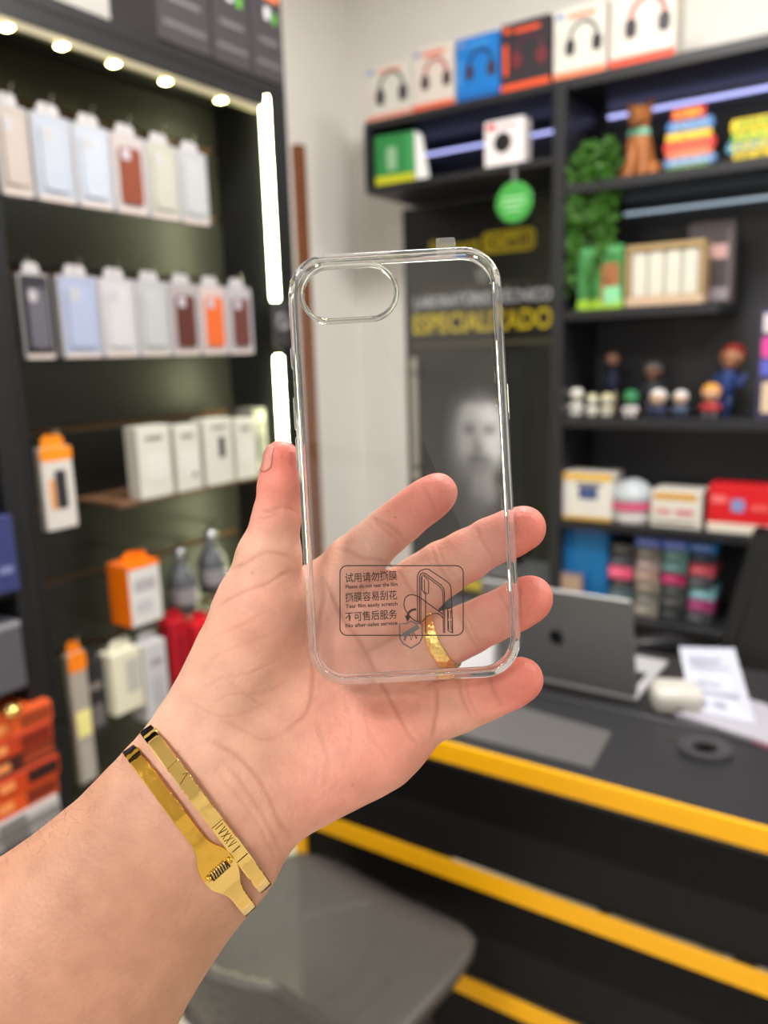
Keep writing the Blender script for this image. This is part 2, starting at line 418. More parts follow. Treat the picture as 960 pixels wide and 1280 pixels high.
base = mixc(base, (188, 140, 114), arm*.95)  # arm skin is tanner, plus shadow of the viewer's unbuilt body put into its colour
base = mixc(base, (222, 122, 110), np.clip(red, 0, 1)*.9)
base = mixc(base, (176, 112, 88), crease_tint*.55)  # creases: darker, redder colour of the skin itself
eye = np.array([[CR.x, CU.x, CF.x], [CR.y, CU.y, CF.y], [CR.z, CU.z, CF.z]])
ORG = np.array(at(236, 1036, 279))
WP = HP@eye.T*.001+np.array(EYE)-ORG
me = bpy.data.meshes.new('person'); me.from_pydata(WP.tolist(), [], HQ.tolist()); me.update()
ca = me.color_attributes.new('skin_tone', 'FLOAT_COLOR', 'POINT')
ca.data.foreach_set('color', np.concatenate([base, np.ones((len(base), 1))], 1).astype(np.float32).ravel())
SK = bpy.data.materials.new('skin'); SK.use_nodes = True; nt = SK.node_tree; b = nt.nodes['Principled BSDF']
at_ = nt.nodes.new('ShaderNodeAttribute'); at_.attribute_name = 'skin_tone'
tc = nt.nodes.new('ShaderNodeTexCoord')
vo = nt.nodes.new('ShaderNodeTexVoronoi'); vo.inputs['Scale'].default_value = 70; nt.links.new(tc.outputs['Object'], vo.inputs['Vector'])
rp = nt.nodes.new('ShaderNodeValToRGB'); rp.color_ramp.elements[0].position = .02; rp.color_ramp.elements[0].color = (.55, .4, .33, 1); rp.color_ramp.elements[1].position = .07; rp.color_ramp.elements[1].color = (1, 1, 1, 1)
nt.links.new(vo.outputs['Distance'], rp.inputs[0])
n1 = nt.nodes.new('ShaderNodeTexNoise'); n1.inputs['Scale'].default_value = 110; n1.inputs['Detail'].default_value = 5; nt.links.new(tc.outputs['Object'], n1.inputs['Vector'])
rp2 = nt.nodes.new('ShaderNodeValToRGB'); rp2.color_ramp.elements[0].position = .3; rp2.color_ramp.elements[0].color = (.90, .86, .85, 1); rp2.color_ramp.elements[1].position = .7; rp2.color_ramp.elements[1].color = (1.05, 1.04, 1.04, 1)
nt.links.new(n1.outputs['Fac'], rp2.inputs[0])
m1 = nt.nodes.new('ShaderNodeMix'); m1.data_type = 'RGBA'; m1.blend_type = 'MULTIPLY'; m1.inputs[0].default_value = 1
nt.links.new(at_.outputs['Color'], m1.inputs[6]); nt.links.new(rp2.outputs[0], m1.inputs[7])
m2 = nt.nodes.new('ShaderNodeMix'); m2.data_type = 'RGBA'; m2.blend_type = 'MULTIPLY'; m2.inputs[0].default_value = .35
nt.links.new(m1.outputs[2], m2.inputs[6]); nt.links.new(rp.outputs[0], m2.inputs[7]); nt.links.new(m2.outputs[2], b.inputs['Base Color'])
b.inputs['Roughness'].default_value = .5; b.inputs['Specular IOR Level'].default_value = .35
b.inputs['Subsurface Weight'].default_value = .25; b.inputs['Subsurface Radius'].default_value = (1, .35, .2); b.inputs['Subsurface Scale'].default_value = .003
n3 = nt.nodes.new('ShaderNodeTexNoise'); n3.inputs['Scale'].default_value = 900; n3.inputs['Detail'].default_value = 3; nt.links.new(tc.outputs['Object'], n3.inputs['Vector'])
v3 = nt.nodes.new('ShaderNodeTexVoronoi'); v3.inputs['Scale'].default_value = 620; nt.links.new(tc.outputs['Object'], v3.inputs['Vector'])
ad = nt.nodes.new('ShaderNodeMath'); nt.links.new(n3.outputs['Fac'], ad.inputs[0]); nt.links.new(v3.outputs['Distance'], ad.inputs[1])
bp = nt.nodes.new('ShaderNodeBump'); bp.inputs['Strength'].default_value = .25; bp.inputs['Distance'].default_value = .0006
nt.links.new(ad.outputs[0], bp.inputs['Height']); nt.links.new(bp.outputs['Normal'], b.inputs['Normal'])
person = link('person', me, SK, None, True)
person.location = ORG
tag(person, 'person reaching in a bare left forearm and open palm, holding up a clear phone case', 'person')
# nails
NAIL = mat('fingernail', (206, 138, 124), .28, spec=.5, coat=.3)
NAILT = mat('nail_tip', (232, 205, 186), .35)
def nail(a, b, r, out, s0, s1, halfw):
    """plate on the skin round the axis a-b, facing out, from s0 to s1 mm past b"""
    A, B = J(*a[:3]), J(*b[:3]); ax = (B-A)/np.linalg.norm(B-A)
    out = np.array(out, float); out -= ax*(out@ax); out /= np.linalg.norm(out); side = np.cross(ax, out)
    nu, nv = 12, 10; pts = []
    for i in range(nu+1):
        u = i/nu; s = s0+(s1-s0)*u
        wd = halfw*(1-.55*max(0, (.22-u)/.22)**2-.45*max(0, (u-.75)/.25)**2)
        for j in range(nv+1):
            v = (j/nv*2-1)*wd; an = v/r
            pts.append(B+ax*s+(out*math.cos(an)+side*math.sin(an))*r)
    P = np.array(pts); P2 = P.copy()
    for _ in range(4): P2 = P2-(grad(P2)*np.clip(hand_sdf(P2)-.35, -3, 3)[:, None])
    g = grad(P2); return P2, g, nu, nv
def nail_obj(*args):
    P, g, nu, nv = nail(*args); bm = bmesh.new()
    T = [bm.verts.new((p@eye.T*.001+np.array(EYE)-ORG).tolist()) for p in P]
    Bm = [bm.verts.new(((p-q*.9)@eye.T*.001+np.array(EYE)-ORG).tolist()) for p, q in zip(P, g)]
    k = nv+1
    for i in range(nu):
        for j in range(nv):
            q = (i*k+j, i*k+j+1, (i+1)*k+j+1, (i+1)*k+j)
            bm.faces.new([T[x] for x in q]); bm.faces.new([Bm[x] for x in q[::-1]])
    rim = [j for j in range(k)]+[i*k+nv for i in range(1, nu+1)]+[nu*k+j for j in range(nv-1, -1, -1)]+[i*k for i in range(nu-1, 0, -1)]
    for x, y in zip(rim, rim[1:]+rim[:1]): bm.faces.new((T[x], T[y], Bm[y], Bm[x]))
    return from_bm('fingernail', bm, NAIL, person, True)
nail_obj(THUMB[-2], THUMB[-1], 6.2, (-1, 0, -.55), -5.0, 6.0, 4.2)
for n in FINGERS:
    ch = FINGERS[n]; nail_obj(ch[-2], ch[-1], ch[-1][3], (-.1, .25, 1), -3.5, 5.6, 5.2)

# fine dark hairs along the forearm
hr = np.random.default_rng(3); side = np.where((arm > .35) & (px > -60) & (px < 190) & (N[:, 0]*-.75+N[:, 1]*.65 > .62) & (N[:, 2] < .55))[0]
bm = bmesh.new(); ax_ = J(30, 1265, 270)-J(236, 1036, 279); ax_ /= np.linalg.norm(ax_)
for i in hr.choice(side, 130, replace=False):
    p = HP[i]; n_ = N[i]; l = hr.uniform(2.2, 5.5); d = n_*hr.uniform(.35, .8)-ax_*hr.uniform(-.3, 1.0)+hr.normal(0, .25, 3); d /= np.linalg.norm(d)
    pts = [p-n_*.2, p+d*l*.5, p+d*l-ax_*-.8*hr.uniform(0, 1)]
    add_tube(bm, [(q@eye.T*.001+np.array(EYE)-ORG).tolist() for q in pts], [.00003, .000026, .00001], 3, caps=False)
o = from_bm('arm_hair', bm, mat('dark_hair', (58, 40, 32), .5), person, normals=False); o['kind'] = 'stuff'
# ------------------------------------------------------------------ clear phone case
roll = math.radians(3.2)
cu = (CR*math.cos(roll)+CU*math.sin(roll)).normalized(); cv = (-CR*math.sin(roll)+CU*math.cos(roll)-CF*.012).normalized()
cw = cu.cross(cv).normalized()
CASE_C = at(506.3, 583, 265)
case = thing('phone_case', 'clear see-through phone case with an oval camera opening, held in the raised hand', 'phone case')
case.matrix_world = Matrix(((cu.x, cv.x, cw.x, CASE_C.x), (cu.y, cv.y, cw.y, CASE_C.y), (cu.z, cv.z, cw.z, CASE_C.z), (0, 0, 0, 1)))
def cl2(px, py):
    """frame point -> millimetres on the back of the case"""
    d = ray(px, py); t = (CASE_C-EYE).dot(cw)/d.dot(cw); q = EYE+d*t-CASE_C
    return q.dot(cu)*1000, q.dot(cv)*1000
GLASS = mat('clear_tpu_edge', (250, 252, 252), .05, trans=.93, ior=1.34)
PLATE = clear_mat('clear_back_sheet', (.99, .993, .99), .7, .010, .02)
FILM = clear_mat('protective_film', (.995, .995, .992), .5, .008, .06)
TAB = clear_mat('film_tab', (.93, .93, .91), .8, .14, .2)
INK = mat('black_print', (48, 34, 32), .6)
INKG = mat('grey_print', (92, 88, 86), .6)
CW, CH, CRR = 71.1, 143.8, 12.8
def inset_path(i, n=10): return rrect(CW-2*i, CH-2*i, max(.5, CRR-i), n)
def sweep(bm, paths, zs, closed_profile=True):
    rings = [[bm.verts.new((x*.001, y*.001, z*.001)) for x, y in p] for p, z in zip(paths, zs)]
    m = len(rings)
    for a in range(m if closed_profile else m-1):
        A, B = rings[a], rings[(a+1) % m]; n = len(A)
        for k in range(n): bm.faces.new((A[k], A[(k+1) % n], B[(k+1) % n], B[k]))
prof = [(0, -2.2), (.25, -1.0), (.9, -.2), (1.9, .25), (2.7, .2), (2.9, -.2), (2.9, -1.3), (2.1, -1.7), (1.8, -2.6), (1.8, -8.2), (2.3, -8.8), (2.1, -9.4), (1.0, -9.6), (.2, -9.0)]
bm = bmesh.new(); sweep(bm, [inset_path(i) for i, z in prof], [z for i, z in prof])
from_bm('bumper_frame', bm, GLASS, case, True)
hx, hy = cl2(436.5, 366); HW, HH = 30.0, 16.6
def pill(g, n=12): return rrect(HW+2*g, HH+2*g, (HH+2*g)/2-.01, n, hx, hy)
def sheet(name, ins, g, z0, z1, m):
    bm = bmesh.new()
    def loop(p, z): return [bm.verts.new((x*.001, y*.001, z*.001)) for x, y in p]
    o, h = inset_path(ins, 12), pill(g)
    for z in (z0, z1):
        A, B = loop(o, z), loop(h, z)
        ea = [bm.edges.new((A[i], A[(i+1) % len(A)])) for i in range(len(A))]; eb = [bm.edges.new((B[i], B[(i+1) % len(B)])) for i in range(len(B))]
        bmesh.ops.triangle_fill(bm, edges=ea+eb, use_beauty=True)
        if z == z0: A0, B0 = A, B
    for P, Q in ((A0, A), (B0, B)):
        for k in range(len(P)): bm.faces.new((P[k], P[(k+1) % len(P)], Q[(k+1) % len(P)], Q[k]))
    return from_bm(name, bm, m, case)
sheet('back_panel', 2.95, .4, -1.2, 0, PLATE)
sheet('protective_film', 4.2, 1.8, .05, .16, FILM)
bm = bmesh.new(); pr = [(-.1, -1.4), (-.1, .5), (.4, 1.0), (1.1, .9), (1.5, .3), (1.5, -1.4)]
sweep(bm, [pill(g) for g, z in pr], [z for g, z in pr]); from_bm('camera_rim', bm, GLASS, case, True)
# side buttons and soft corner ribs
def edge_bump(y0, y1, side, out=.7, name='side_button'):
    bm = bmesh.new(); x = side*CW/2
    add_box(bm, min(x-side*.6, x+side*out)*.001, max(x-side*.6, x+side*out)*.001, y0*.001, y1*.001, -.0068, -.0036, .0005, 2)
    from_bm(name, bm, GLASS, case, True)
for y0, y1 in ((35, 42), (14.5, 25.5), (1, 12)): edge_bump(y0, y1, -1)
edge_bump(14, 26, 1)
for sx in (-1, 1):
    for sy in (-1, 1): edge_bump(min(sy*48, sy*58), max(sy*48, sy*58), sx, .35, 'corner_rib')
bm = bmesh.new()
for k in range(9):
    for z in (-3.4, -6.2): add_ball(bm, ((-24+k*2.1)*.001, -CH/2*.001, z*.001), .00055, 8, 5)
for k in range(6): add_ball(bm, ((12+k*2.1)*.001, -CH/2*.001, -.0048), .00055, 8, 5)
from_bm('speaker_dots', bm, GLASS, case, True)
tx, ty = cl2(557, 306)
bm = bmesh.new(); add_prism(bm, rrect(6.4, 6.6, .8, 4, tx, ty-1.0), .05, .22, lambda x, y, d: (x*.001, y*.001, d*.001)); from_bm('film_pull_tab', bm, TAB, case)
# print on the film
ZP = .24
def ribbon(bm, pts, w, closed=False):
    """flat line of width w mm through frame points"""
    P = [Vector(cl2(*p)) for p in pts]; n = len(P); L = []; R = []
    for i in range(n):
        a = P[(i-1) % n] if closed or i else P[i]; b = P[(i+1) % n] if closed or i < n-1 else P[i]
        t = (b-a).normalized(); nn = Vector((-t.y, t.x))*w/2
        L.append(bm.verts.new(((P[i]+nn).x*.001, (P[i]+nn).y*.001, ZP*.001))); R.append(bm.verts.new(((P[i]-nn).x*.001, (P[i]-nn).y*.001, ZP*.001)))
    for i in range(n if closed else n-1):
        j = (i+1) % n; bm.faces.new((R[i], R[j], L[j], L[i]))
def z48(pts): return [(400+x/4.8, 690+y/4.8) for x, y in pts]
def curve(pts, n=6): return [tuple(p) for p in smooth_pts(pts, n)]
bm = bmesh.new(); ribbon(bm, [(502+x, 750.5-y) for x, y in rrect(154, 87, 9, 6)], .36, True); from_bm('printed_border', bm, INK, case, normals=False)
bm = bmesh.new()
for w, pts in ((.34, [(585, 415), (584, 145), (592, 122), (606, 110), (638, 101), (655, 106), (755, 172), (778, 192), (786, 220), (796, 488)]),
               (.34, [(597, 420), (596, 150), (603, 132), (614, 124), (632, 128), (728, 200), (741, 217), (746, 240), (748, 486)]),
               (.30, [(605, 425), (605, 155), (611, 138), (622, 134), (716, 206), (732, 224), (738, 250), (740, 486)]),
               (.34, [(634, 488), (633, 240)]), (.30, [(628, 250), (612, 225), (612, 150), (622, 142), (648, 168), (652, 185), (651, 248), (640, 250), (628, 240), (626, 165)])):
    ribbon(bm, z48(pts), w)
ribbon(bm, curve(z48([(606, 424), (560, 405), (520, 360), (504, 320), (512, 275), (545, 256), (590, 268), (650, 310), (736, 372)])), .34)
ribbon(bm, curve(z48([(612, 420), (645, 385), (690, 368), (720, 376), (738, 398)])), .34)
ribbon(bm, z48(curve([(765, 342), (778, 336), (790, 342), (793, 470), (780, 478), (767, 470)], 3)), .32, True)
ribbon(bm, z48([(770, 352), (784, 352), (784, 400), (770, 400)]), .28, True); ribbon(bm, z48([(771, 412), (785, 412), (786, 465), (772, 465)]), .28, True)
from_bm('printed_diagram', bm, INK, case, normals=False)
bm = bmesh.new(); ribbon(bm, curve(z48([(577, 343), (552, 348), (532, 365), (524, 392)])), .75); 
hd = [Vector(cl2(*p)) for p in z48([(508, 380), (524, 420), (544, 388)])]
bm.faces.new([bm.verts.new((h.x*.001, h.y*.001, ZP*.001)) for h in hd])
from_bm('printed_arrow', bm, INK, case, normals=False)
bm = bmesh.new(); ribbon(bm, z48([(477, 430), (520, 428), (545, 414), (572, 428), (614, 430), (613, 510), (596, 545), (546, 576), (497, 548), (480, 520)]), .5, True)
ribbon(bm, z48([(500, 500), (592, 446)]), 1.6); ribbon(bm, z48([(505, 530), (530, 478), (548, 525), (562, 480), (580, 520)]), .7)
from_bm('printed_shield', bm, INKG, case, normals=False)
def print_line(body, x0, x1, yc, size, bold):
    me = text_mesh(body, size, 'LEFT', 0, bold)
    co = np.empty(len(me.vertices)*3); me.vertices.foreach_get('co', co); co = co.reshape(-1, 3)
    a, b = cl2(x0, yc), cl2(x1, yc+(x1-x0)*-.004); w = b[0]-a[0]
    co[:, 0] = (co[:, 0]-co[:, 0].min())/(co[:, 0].max()-co[:, 0].min())*w+a[0]; co[:, 1] += a[1]; co[:, 2] = ZP
    me.vertices.foreach_set('co', (co*.001).ravel()); me.update(); link('printed_text', me, INK, case)
for (cjk, en), y in zip((('试用请勿撕膜', 'Please do not tear the film'), ('撕膜容易刮花', 'Tear film easily scratch'), ('不可售后服务', 'No after-sales service')), (723.5, 747.8, 772)):
    print_line(cjk, 431.5, 496.5, y, 3.35, .035); print_line(en, 432, 497, y+10.3, 1.75, .04)

# ------------------------------------------------------------------ gold bangles and ring
def frame_from(c, u, w):
    u = u.normalized(); w = (w-u*w.dot(u)).normalized(); n = w.cross(u).normalized()
    return Matrix(((u.x, n.x, w.x, c.x), (u.y, n.y, w.y, c.y), (u.z, n.z, w.z, c.z), (0, 0, 0, 1)))
def se(a, b, n, th):
    c, s = math.cos(th), math.sin(th)
    return math.copysign(abs(c)**(2/n)*a, c), math.copysign(abs(s)**(2/n)*b, s)
def band(bm, a, b, n, width, thick, th0=0, th1=2*math.pi, seg=320):
    """oval band; local x along the wrist's width, y along the arm, z away from the eye; mm"""
    closed = abs(th1-th0-2*math.pi) < 1e-6; rings = []
    for k in range(seg+(0 if closed else 1)):
        th = th0+(th1-th0)*k/seg; rip = .11*math.sin(17*th)+.07*math.sin(29*th+2)
        x, z = se(a+rip, b+rip, n, th); xi, zi = se(a-thick, b-thick, n, th); x2, z2 = se(a-.25+rip, b-.25+rip, n, th); w = width(x, z)/2
        rings.append([bm.verts.new((X*.001, Y*.001, Z*.001)) for X, Y, Z in ((x, -w+.3, z), (x, w-.3, z), (x2, w, z2), (xi, w, zi), (xi, -w, zi), (x2, -w, z2))])
    m = len(rings)
    for k in range(m if closed else m-1):
        A, B = rings[k], rings[(k+1) % m]
        for i in range(6): bm.faces.new((A[i], A[(i+1) % 6], B[(i+1) % 6], B[i]))
    if not closed: bm.faces.new(rings[0]); bm.faces.new(rings[-1][::-1])
NB = 2.5
def bangle(name, label, c, u, a, b, width, m):
    t = thing(name, label, 'bracelet', group='gold wrist bangles'); t.matrix_world = frame_from(c, u, c-EYE)
    bm = bmesh.new(); band(bm, a, b, NB, width, 1.3); from_bm('band', bm, m, t, False)
    return t
def surf(a, b, x, off=.2): return -b*(1-min(1, abs(x/a))**NB)**(1/NB)-off
UB = CR*.6-CU*.8
b1 = bangle('bangle', 'slim gold bangle with engraved numerals, the one nearer the palm', at(255.5, 1008.5, 280), UB, 34.6, 25.9, lambda x, z: 4.7, GOLD)
def engrave(bm, a, b, p, q, w):
    (x0, y0), (x1, y1) = p, q; d = Vector((x1-x0, y1-y0)); n = Vector((-d.y, d.x)).normalized()*w/2; N_ = 6; L = []; R = []
    for k in range(N_+1):
        x, y = x0+d.x*k/N_, y0+d.y*k/N_
        L.append(bm.verts.new(((x+n.x)*.001, (y+n.y)*.001, surf(a, b, x+n.x)*.001))); R.append(bm.verts.new(((x-n.x)*.001, (y-n.y)*.001, surf(a, b, x-n.x)*.001)))
    for k in range(N_): bm.faces.new((R[k], R[k+1], L[k+1], L[k]))
ENG = mat('engraved_line', (92, 62, 16), .5, metal=.6)
bm = bmesh.new(); G = []
def strokes(x, glyph):
    for (p, q) in {'I': [((0, -1), (0, 1))], 'V': [((-.6, -1), (0, 1)), ((.6, -1), (0, 1))], 'X': [((-.6, -1), (.6, 1)), ((.6, -1), (-.6, 1))]}[glyph]:
        engrave(bm, 34.6, 25.9, (x+p[0]*.9, p[1]*1.5), (x+q[0]*.9, q[1]*1.5), .22)
for i, ch in enumerate('IVXXVI'): strokes(4.0+i*1.75+(.6 if ch == 'I' and i else 0), ch)
engrave(bm, 34.6, 25.9, (-20.9, -2.2), (-20.4, 2.2), .18)
engrave(bm, 34.6, 25.9, (-15.6, -2.1), (-14.2, 1.9), .2); engrave(bm, 34.6, 25.9, (-15.6, -2.1), (-16.2, -.6), .16)
engrave(bm, 34.6, 25.9, (17.0, -2.2), (17.0, 2.2), .2); engrave(bm, 34.6, 25.9, (3.0, -2.2), (3.0, 2.2), .18)
from_bm('engraving', bm, ENG, b1, normals=False)
XH = 12.6
wb2 = lambda x, z: 4.7+(6.6*math.exp(-(abs(x-XH)/7.2)**3.2) if z < 0 else 0)
b2 = bangle('bangle', 'gold bangle with a widened spring hinge, the one nearer the elbow', at(235, 1035, 279), UB, 35.0, 26.4, wb2, GOLDB)
zf = surf(35.0, 26.4, XH, 0)
bm = bmesh.new(); band(bm, 35.12, 26.52, NB, wb2, 1.3, 2*math.pi-math.acos((XH/35.0)**(NB/2)), 2*math.pi-.05, 40); from_bm('hinge_plate', bm, GOLD, b2)
box('hinge_shadow_plate', (XH-1.7)*.001, (XH+1.7)*.001, -.0034, .0034, (zf-.22)*.001, (zf+.5)*.001, mat('hinge_recess_shadow', (30, 24, 14), .6), b2)  # dark plate under the spring, shadow of a recess put into its colour
bm = bmesh.new(); pts = []
for k in range(73):
    a = k/72*6*2*math.pi; pts.append(((XH+1.25*math.cos(a))*.001, (-2.7+5.4*k/72)*.001, (zf-.35+.9*math.sin(a))*.001))
add_tube(bm, pts, .00032, 6); from_bm('spring', bm, mat('hinge_spring', (190, 165, 110), .25, metal=1.0), b2, True)
for sy in (-1, 1):
    bm = bmesh.new(); add_tube(bm, [((XH)*.001, (sy*3.3)*.001, (zf-.4)*.001), (XH*.001, sy*4.7*.001, (zf-.4)*.001)], .0010, 12); from_bm('hinge_knuckle', bm, GOLDB, b2, True)
bm = bmesh.new(); add_tube(bm, [(XH*.001, -.0046, (zf-.2)*.001), (XH*.001, .0046, (zf-.2)*.001)], .0004, 8); from_bm('hinge_pin', bm, ENG, b2)
# ring on the ring finger: follows the finger
A, B = J(*FINGERS['ring'][1][:3]), J(*FINGERS['ring'][2][:3]); ax = (B-A)/np.linalg.norm(B-A); ctr = A+ax*3.0
uu = np.cross(ax, [0, 0, 1]); uu /= np.linalg.norm(uu); vv = np.cross(ax, uu)
bm = bmesh.new(); rows = []; NR = 64
off = -2.5; prof = [(-2.6, .3), (-2.6, 1.0), (-2.1, 1.3), (0, 1.4), (2.1, 1.3), (2.6, 1.0), (2.6, .3)]
r0 = np.full(NR, 9.0); dirs = np.array([uu*math.cos(2*math.pi*k/NR)+vv*math.sin(2*math.pi*k/NR) for k in range(NR)])
for _ in range(25): r0 = r0-.6*hand_sdf(ctr+dirs*r0[:, None])
r0 = np.minimum(r0, 12.6)
for k in range(NR):
    rows.append([bm.verts.new(((ctr+ax*s+dirs[k]*(r0[k]+h))@eye.T*.001+np.array(EYE)).tolist()) for s, h in prof])
for k in range(NR):
    A_, B_ = rows[k], rows[(k+1) % NR]
    for i in range(len(prof)): bm.faces.new((A_[i], A_[(i+1) % len(prof)], B_[(i+1) % len(prof)], B_[i]))
o = from_bm('ring', bm, mat('hammered_gold', (1.0, .70, .24, 1), .14, metal=1.0, bump=.6, bscale=700), None, True)
MATS['hammered_gold'].node_tree.nodes['Principled BSDF'].inputs['Base Color'].default_value = (1.0, .68, .2, 1)
ro = Vector((ctr@eye.T*.001+np.array(EYE)).tolist()); o.data.transform(Matrix.Translation(-ro)); o.location = ro
tag(o, 'wide gold band worn on the ring finger, seen through the clear case', 'ring')
# ------------------------------------------------------------------ left display cabinet (front at X = -1.5, faces +X)
R90 = math.pi/2
def to_l(px, py, X=-1.5): p = onX(px, py, X); return p.y, p.z
LED_W = mat('led_diffuser', (255, 255, 235), .5, emit=(252, 255, 196), estr=42.0)
LED_DOT = mat('led_spot', (255, 245, 200), .5, emit=(255, 240, 150), estr=60.0)
CHAN = mat('led_channel', (150, 142, 118), .5)
GROOVE = mat('raw_fibreboard', (112, 78, 54), .7, noise=.15, nscale=60)
YC = 1.4
cab = thing('display_cabinet', 'tall black slat-board display cabinet with light strips, hung with phone cases', 'cabinet', (-1.5, YC, 0), R90)
def side(y0, y1, z1=2.14): return box('side_panel', y0-YC, y1-YC, 0, .43, 0, z1, BLACK, cab, .002)
side(.925, .965); side(1.775, 1.845)
box('backing', .965-YC, 1.775-YC, .222, .24, .06, 2.14, GROOVE, cab)
gz = [.06]+[.933+.182*k for k in range(-4, 7)]+[2.14]
for a, b in zip(gz, gz[1:]): box('slat', .966-YC, 1.774-YC, .205, .2215, a+.007, b-.007, BLACK2, cab, .002)
box('plinth', .966-YC, 1.774-YC, .02, .22, 0, .055, BLACK, cab)
box('top_board', .925-YC, 1.845-YC, 0, .43, 2.14, 2.17, BLACK, cab, .002)
box('fascia', .966-YC, 1.774-YC, .0, .02, 2.105, 2.139, BLACK, cab)
ch = box('light_channel', .966-YC, 1.738-YC, .003, .018, 2.088, 2.104, CHAN, cab)
for px_, py_ in ((11, 24), (80, 48), (145, 71), (210, 94), (279, 116)):
    y, z = to_l(px_, py_)
    box('led_spot', y-YC-.008, y-YC+.008, -.001, .02, 2.084, 2.0875, LED_DOT, cab, .001)
for z0, z1 in ((1.605, 2.137), (.12, 1.455)):
    box('light_strip', 1.757-YC, 1.7745-YC, .0, .02, z0, z1, LED_W, cab, .004)
HOOKM = mat('chrome_hook', (170, 168, 160), .25, metal=1.0)
def hook(y, z, l=.22, x=-1.5):
    bm = bmesh.new(); y0 = .205; lx = y-YC
    add_tube(bm, [(lx, y0, z), (lx, y0-l, z), (lx, y0-l-.006, z+.012)], .0025, 6); from_bm('hook', bm, HOOKM, cab)
# next cabinet to the left
cab2 = thing('display_cabinet', 'second black display cabinet at the left edge, stacked with boxed goods', 'cabinet', (-1.47, .5, 0), R90)
box('side_panel', -.6, -.56, 0, .43, 0, 2.17, BLACK, cab2, .002); box('side_panel', .38, .42, .0, .43, 0, 2.17, BLACK, cab2, .002)
box('back_panel', -.56, .38, .35, .37, 0, 2.17, BLACK2, cab2); box('top_board', -.6, .42, 0, .43, 2.17, 2.2, BLACK, cab2)
for z in (.08, .50, .815, 1.015, 1.3, 1.65): box('shelf', -.559, .379, .01, .349, z-.02, z, BLACK, cab2, .002)

# --- hanging phone-case packs
PLA = mat('milky_clear_plastic', (164, 162, 166), .3, spec=.5, noise=.05, nscale=30)
PLW = mat('white_pack_tab', (186, 183, 184), .4)
def case_pack(label, y, z0, w, h, X, insert, case_col=None, group=None, rim=PLA, tilt=0.0):
    t = thing('phone_case_pack', label, 'phone case pack', (X, y, z0), R90+tilt, group)
    # tray: ring of clear plastic round the insert
    bm = bmesh.new(); add_prism(bm, rrect(w, h, .008, 4, 0, h/2), 0, .014, FRONT)
    from_bm('tray', bm, rim, t)
    im = mat('insert_%d_%d_%d' % insert, tuple(int(v*.82) for v in insert), .35, noise=.10, nscale=22)
    prism('insert_card', rrect(w*.90, h*.93, .006, 4, 0, h*.51), -.0012, .0005, im, t)
    if case_col:
        cm = mat('case_%d_%d_%d' % case_col, case_col, .5, noise=.06, nscale=40)
        k = prism('phone_case', rrect(w*.62, h*.70, .010, 5, 0, h*.48), -.006, -.0012, cm, t)
        prism('camera_window', rrect(w*.26, h*.14, .006, 4, -w*.13, h*.74), -.0066, -.0058, mat('pale_window', (180, 174, 180), .3), k)
    else:
        k = prism('phone_case', rrect(w*.62, h*.74, .010, 5, 0, h*.50), -.005, -.0012, mat('frosted_%d_%d_%d' % insert, tuple(int(v*.86) for v in insert), .3, noise=.06, nscale=30), t)
        prism('camera_window', rrect(w*.24, h*.16, .007, 4, -w*.14, h*.77), -.0056, -.0048, mat('frosted_ring', (176, 176, 180), .3), k)
    prism('hang_tab', [(-w*.26, h), (-w*.26, h+.012), (-w*.17, h+.022), (w*.17, h+.022), (w*.26, h+.012), (w*.26, h)], .004, .010, PLW, t)
    prism('label_strip', rrect(w*.86, h*.055, .002, 3, 0, h*.035), -.0014, .0004, mat('pack_label', (196, 182, 176), .5), t)
    hook(y, z0+h+.012+.0105, .215 if X >= -1.51 else .17)
    return t
BW, WW, GW = (196, 203, 224), (222, 220, 224), (205, 205, 200)
G1 = 'phone case packs in the top row'
for lab, y, X, ins, cc, w in (
  ('clear phone case pack with a beige insert, first of the top row', 1.004, -1.5, (206, 194, 186), None, .072),
  ('pale blue insert phone case pack, second of the top row', 1.092, -1.5, (200, 208, 222), None, .094),
  ('white-blue phone case pack left of the brown one in the top row', 1.188, -1.5, (208, 214, 228), None, .094),
  ('phone case pack with a brown case, the only brown one in the top row', 1.284, -1.5, (216, 206, 204), (126, 62, 42), .094),
  ('cream insert phone case pack just right of the brown case, top row', 1.380, -1.5, (206, 204, 190), None, .094),
  ('grey insert phone case pack at the right end of the top row', 1.476, -1.5, (202, 204, 206), None, .094)):
    case_pack(lab, y, 1.776, w, .168, X, ins, cc, G1)
G2 = 'phone case packs in the second row'
for lab, y, X, ins, cc, w in (
  ('dark grey phone case pack at the left end of the second row', 1.028, -1.52, (60, 58, 66), (92, 90, 100), .070),
  ('bluish white phone case pack, second in the second row', 1.118, -1.5, (186, 196, 226), None, .098),
  ('plain white phone case pack, third in the second row', 1.218, -1.5, (220, 219, 224), None, .098),
  ('grey-white phone case pack left of the dark brown case, second row', 1.317, -1.5, (202, 204, 204), None, .096),
  ('phone case pack with dark brown case beside the orange one', 1.415, -1.5, (196, 186, 186), (84, 44, 38), .094),
  ('phone case pack with an orange case, between two brown ones', 1.512, -1.5, (226, 208, 204), (208, 98, 46), .094),
  ('phone case pack with brown case at the right end of the second row', 1.609, -1.5, (206, 200, 206), (98, 56, 52), .094)):
    case_pack(lab, y, 1.462, w, .172, X, ins, cc, G2)
